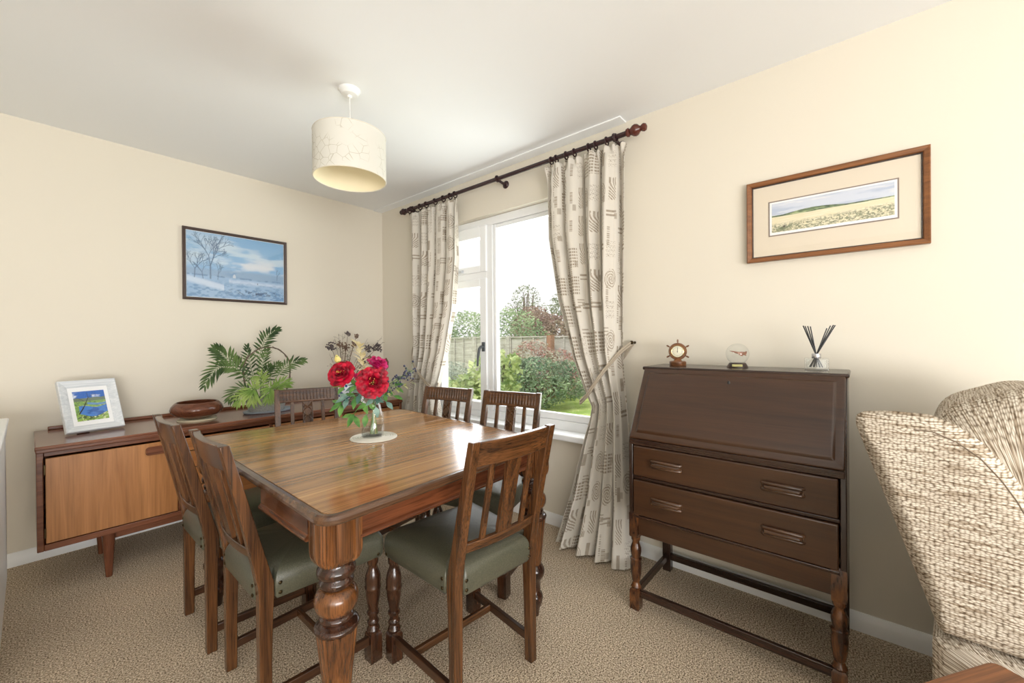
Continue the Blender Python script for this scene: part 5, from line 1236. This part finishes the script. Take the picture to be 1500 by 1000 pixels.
def rose_mesh(rad, n, rng, openness=1.0):
    """full garden rose: rings of cupped, ruffled petals whose tips fill a dome, facing +Z"""
    mb = MB(); rings_ = [(.16, 4, 84), (.30, 5, 80), (.45, 7, 74), (.60, 8, 66), (.76, 9, 54), (.92, 9, 36), (1.0, 7, 14)]
    if n < 45: rings_ = [(.14, 4, 86), (.30, 5, 82), (.48, 6, 74), (.68, 6, 60), (.90, 6, 38), (1.0, 5, 18)]
    for ri, (rt_, m, tl) in enumerate(rings_):
        for k in range(m):
            az = 2 * math.pi * (k + rng.uniform(-.18, .18)) / m + ri * .9; r1 = rad * rt_ * rng.uniform(.93, 1.07); z1 = rad * (.34 + .34 * math.sin(math.pi * min(1, rt_ * 1.05 + .02)) - .12 * rt_ ** 4) * rng.uniform(.93, 1.06) * (1.25 if openness > 1.2 else 1)
            r0 = r1 * .45; hw = (math.pi / m) * rng.uniform(1.15, 1.5); P = []; ph = rng.uniform(0, 6.28); NU, NVv = 8, 6
            for a in range(NVv):
                v = a / (NVv - 1); row = []
                for b in range(NU):
                    u = b / (NU - 1) * 2 - 1; edge = 1 - .22 * u * u * v; cu = math.sin(v * math.pi * .5)
                    r_ = lerp(r0, r1, v ** 1.4) + rad * (.10 * v ** 4 * (ri > 1)) - rad * .05 * (1 - u * u) * v * (1 - v) * 2 + rad * .022 * math.sin(5 * u + ph) * v
                    z = lerp(-rad * .12, z1 * edge, cu) - (rad * .05 * v ** 6 if ri > 2 else 0) + rad * .02 * math.sin(7 * u + ph * 2) * v * v
                    an = az + u * hw * (.55 + .45 * math.sin(math.pi * min(1, .15 + v * .75)))
                    row.append(Vector((math.cos(an) * r_, math.sin(an) * r_, z)))
                P.append(row)
            mb.add([p for row in P for p in row], [(a * NU + b, a * NU + b + 1, (a + 1) * NU + b + 1, (a + 1) * NU + b) for a in range(NVv - 1) for b in range(NU - 1)])
    return mb
def orient(o, loc, d):
    o.rotation_euler = Vector(d).to_track_quat('Z', 'Y').to_euler(); o.location = loc
VB = (FX, FYY, TZ + .016)
def rel(p): return Vector(p) - Vector(VB)
def stem_to(t, p, d, mat=None, r=.0024, off=(0, 0)):
    p = rel(p); d = Vector(d).normalized(); mid = Vector((off[0] * .4, off[1] * .4, .17)); b0 = Vector((-off[0] * 1.2, -off[1] * 1.2, .003)); q = p - d * .05
    pts = [b0, b0.lerp(mid, .5), mid, mid.lerp(q, .55) + Vector((0, 0, .006)), q, p]
    return make('stem', MB().tube(pts, r, 8), mat or M['stem'], t)
def leaf(mb, p, d, n_, L_, W_):
    p = Vector(p); d = Vector(d).normalized(); n_ = Vector(n_); n_ = (n_ - d * n_.dot(d)).normalized(); s = d.cross(n_)
    c = []
    for t, w in ((0, .02), (.2, .62), (.45, 1), (.7, .72), (.9, .28), (1, .0)):
        q = p + d * L_ * t - n_ * (L_ * .18 * t * t); c.append((q + s * W_ * .5 * w + n_ * W_ * .12 * w, q, q - s * W_ * .5 * w + n_ * W_ * .12 * w))
    v = [a for r_ in c for a in r_]; mb.add(v, [(i * 3 + j, i * 3 + j + 1, (i + 1) * 3 + j + 1, (i + 1) * 3 + j) for i in range(5) for j in range(2)])
def compound(mb, p, d, n_, L_, k, lw):
    p = Vector(p); d = Vector(d).normalized(); n_ = Vector(n_).normalized(); s = d.cross(n_).normalized()
    for i in range(k):
        q = p + d * L_ * (.25 + .6 * i / max(1, k - 1)) - n_ * .01 * i
        for sg in (-1, 1): leaf(mb, q, d * .55 + s * sg, n_, L_ * .60, lw * .85)
    leaf(mb, p + d * L_ * .82, d - n_ * .2, n_, L_ * .66, lw * .9); mb.tube([p, p + d * L_ * .5, p + d * L_ * .9], .0012, 5)
CAMV = Vector((-.5, -.82, .2))
def rose(label, p, d, rad, mat, n, seed, off, openness=1.0, group=None):
    rng = random.Random(seed); t = thing('rose', label, 'rose', VB)
    stem_to(t, p, d, None, .0026, off)
    b = make('bloom', rose_mesh(rad, n, rng, openness), mat, t, smooth=180); orient(b, rel(p), d)
    st_ = MB()
    for _ in range(9): st_.ball((rng.gauss(0, .13) * rad, rng.gauss(0, .13) * rad, rad * rng.uniform(.58, .66)), rad * .03, 6, 4)
    make('stamen', st_, YEL, b)
    se = MB()
    for k in range(5): a = k * 1.2566; leaf(se, (0, 0, -rad * .12), (math.cos(a), math.sin(a), .25), (0, 0, 1), rad * .95, rad * .4)
    make('sepal', se, LFG, b, smooth=180)
    return t
rose('large crimson rose at the centre of the vase', (0.985, 1.645, 1.000), (-.60, -.78, .20), .066, RED, 60, 4, (.008, -.004))
rose('crimson rose leaning left in the vase', (0.902, 1.765, 1.036), (-.72, -.60, .42), .056, RED, 34, 9, (-.010, .006), .75)
rose('magenta half-open rose behind the large crimson rose', (1.020, 1.672, 1.072), (.15, -.45, .85), .046, MAG, 26, 14, (.010, .006), 1.6)
def bud(label, p, d, m1, r, off):
    t = thing('rose_bud', label, 'rose bud', VB); stem_to(t, p, d, None, .0016, off)
    b = make('bud', MB().lathe([(-r * .6, r * .3), (-r * .2, r * .8), (r * .4, r * .9), (r * 1.1, r * .55), (r * 1.7, r * .1)], (0, 0, 0), 12), m1, t); orient(b, rel(p), d)
    s_ = MB()
    for k in range(4): a = k * 1.57; leaf(s_, (0, 0, -r * .5), (math.cos(a) * .5, math.sin(a) * .5, 1), (math.cos(a), math.sin(a), 0), r * 2.0, r * .8)
    make('sepal', s_, LFG, b, smooth=180)
bud('pale yellow bud standing above the left crimson rose', (0.893, 1.782, 1.098), (-.2, .1, 1), plain('pale_yellow_bud', (214, 196, 120), .5), .016, (-.004, .002))
bud('small pink bud between the two crimson roses', (0.945, 1.715, 1.028), (-.3, -.7, .4), MAG, .014, (-.002, .004))
cs_ = thing('cream_leaf_sprig', 'upright sprig of cream leaves rising from the back of the vase', 'sprig', VB); stem_to(cs_, (0.968, 1.725, 1.17), (-.05, .05, 1), plain('cream_stem', (196, 180, 120), .6), .0018, (-.002, .010))
rng = random.Random(2); mb = MB()
for k in range(26):
    t = k / 25; p = rel((lerp(.985, .962, t), lerp(1.705, 1.730, t), lerp(1.0, 1.165, t))); a = k * 2.4; leaf(mb, p, (math.cos(a) * .8, math.sin(a) * .8, .75 if k > 8 else .5), (0, 0, 1), rng.uniform(.040, .058), .022)
make('leaf', mb, CRM, cs_, smooth=180)
bs_ = thing('berry_sprig', 'sprig of dark blue berries leaning out to the right of the vase', 'sprig', VB); stem_to(bs_, (1.085, 1.560, 1.030), (.5, -.5, .45), None, .0018, (.010, -.008))
mb = MB(); rng = random.Random(6); tw = MB()
for k in range(70):
    t = rng.random() ** .8; c = rel((lerp(1.035, 1.110, t), lerp(1.615, 1.535, t), lerp(.968, 1.050, t))); q = c + Vector((rng.gauss(0, .014), rng.gauss(0, .014), rng.gauss(0, .015))); mb.ball(q, rng.uniform(.0040, .0056), 8, 6); tw.tube([c, (c + q) / 2, q], .0007, 4)
make('berry', mb, plain('blue_black_berry', (46, 48, 74), .3), bs_)['kind'] = 'stuff'; make('twig', tw, M['stem'], bs_)
mb = MB()
for k in range(12):
    t = k / 11; leaf(mb, rel((lerp(1.02, 1.105, t), lerp(1.625, 1.540, t), lerp(.945, 1.0, t))), (math.cos(k * 2.2), math.sin(k * 2.2), -.35), (0, 0, 1), .036, .012)
make('leaf', mb, leafmat('yellow_green_leaf', (150, 160, 96), (206, 206, 150), 14), bs_, smooth=180)
for nm, lab, mat, items in (
    ('leaf_spray', 'bright green drooping leaf spray hanging over the left of the vase', LFG, [((0.960, 1.668, .935), (-.55, .1, -.75), .10, 2, .030), ((0.952, 1.690, .945), (-.75, .30, -.30), .10, 2, .030), ((.97, 1.655, .925), (-.40, -.35, -.80), .085, 1, .030), ((.955, 1.70, .985), (-.8, .45, .1), .08, 2, .026), ((1.015, 1.635, .945), (.5, -.6, -.1), .07, 1, .024), ((1.02, 1.64, .96), (.7, -.35, .25), .08, 2, .022)]),
    ('foliage_spray', 'blue green leaf spray around the neck of the vase', LFB, [((0.965, 1.675, .955), (-.8, .3, -.15), .09, 2, .028), ((.985, 1.645, .940), (-.2, -.6, -.6), .075, 1, .030), ((1.0, 1.64, .945), (.25, -.7, -.45), .07, 1, .028), ((.985, 1.70, .97), (-.3, .9, .2), .08, 2, .024)])):
    t = thing(nm, lab, 'foliage', VB); stem_to(t, (0.965, 1.675, .955), (-.6, .2, .6), None, .0018, (.004 if mat is LFG else -.006, .004))
    for p, d, L_, k, lw in items:
        mb = MB(); compound(mb, rel(p), d, (-.35, -.55, .75), L_, k, lw); make('leaf', mb, mat, t, smooth=180)
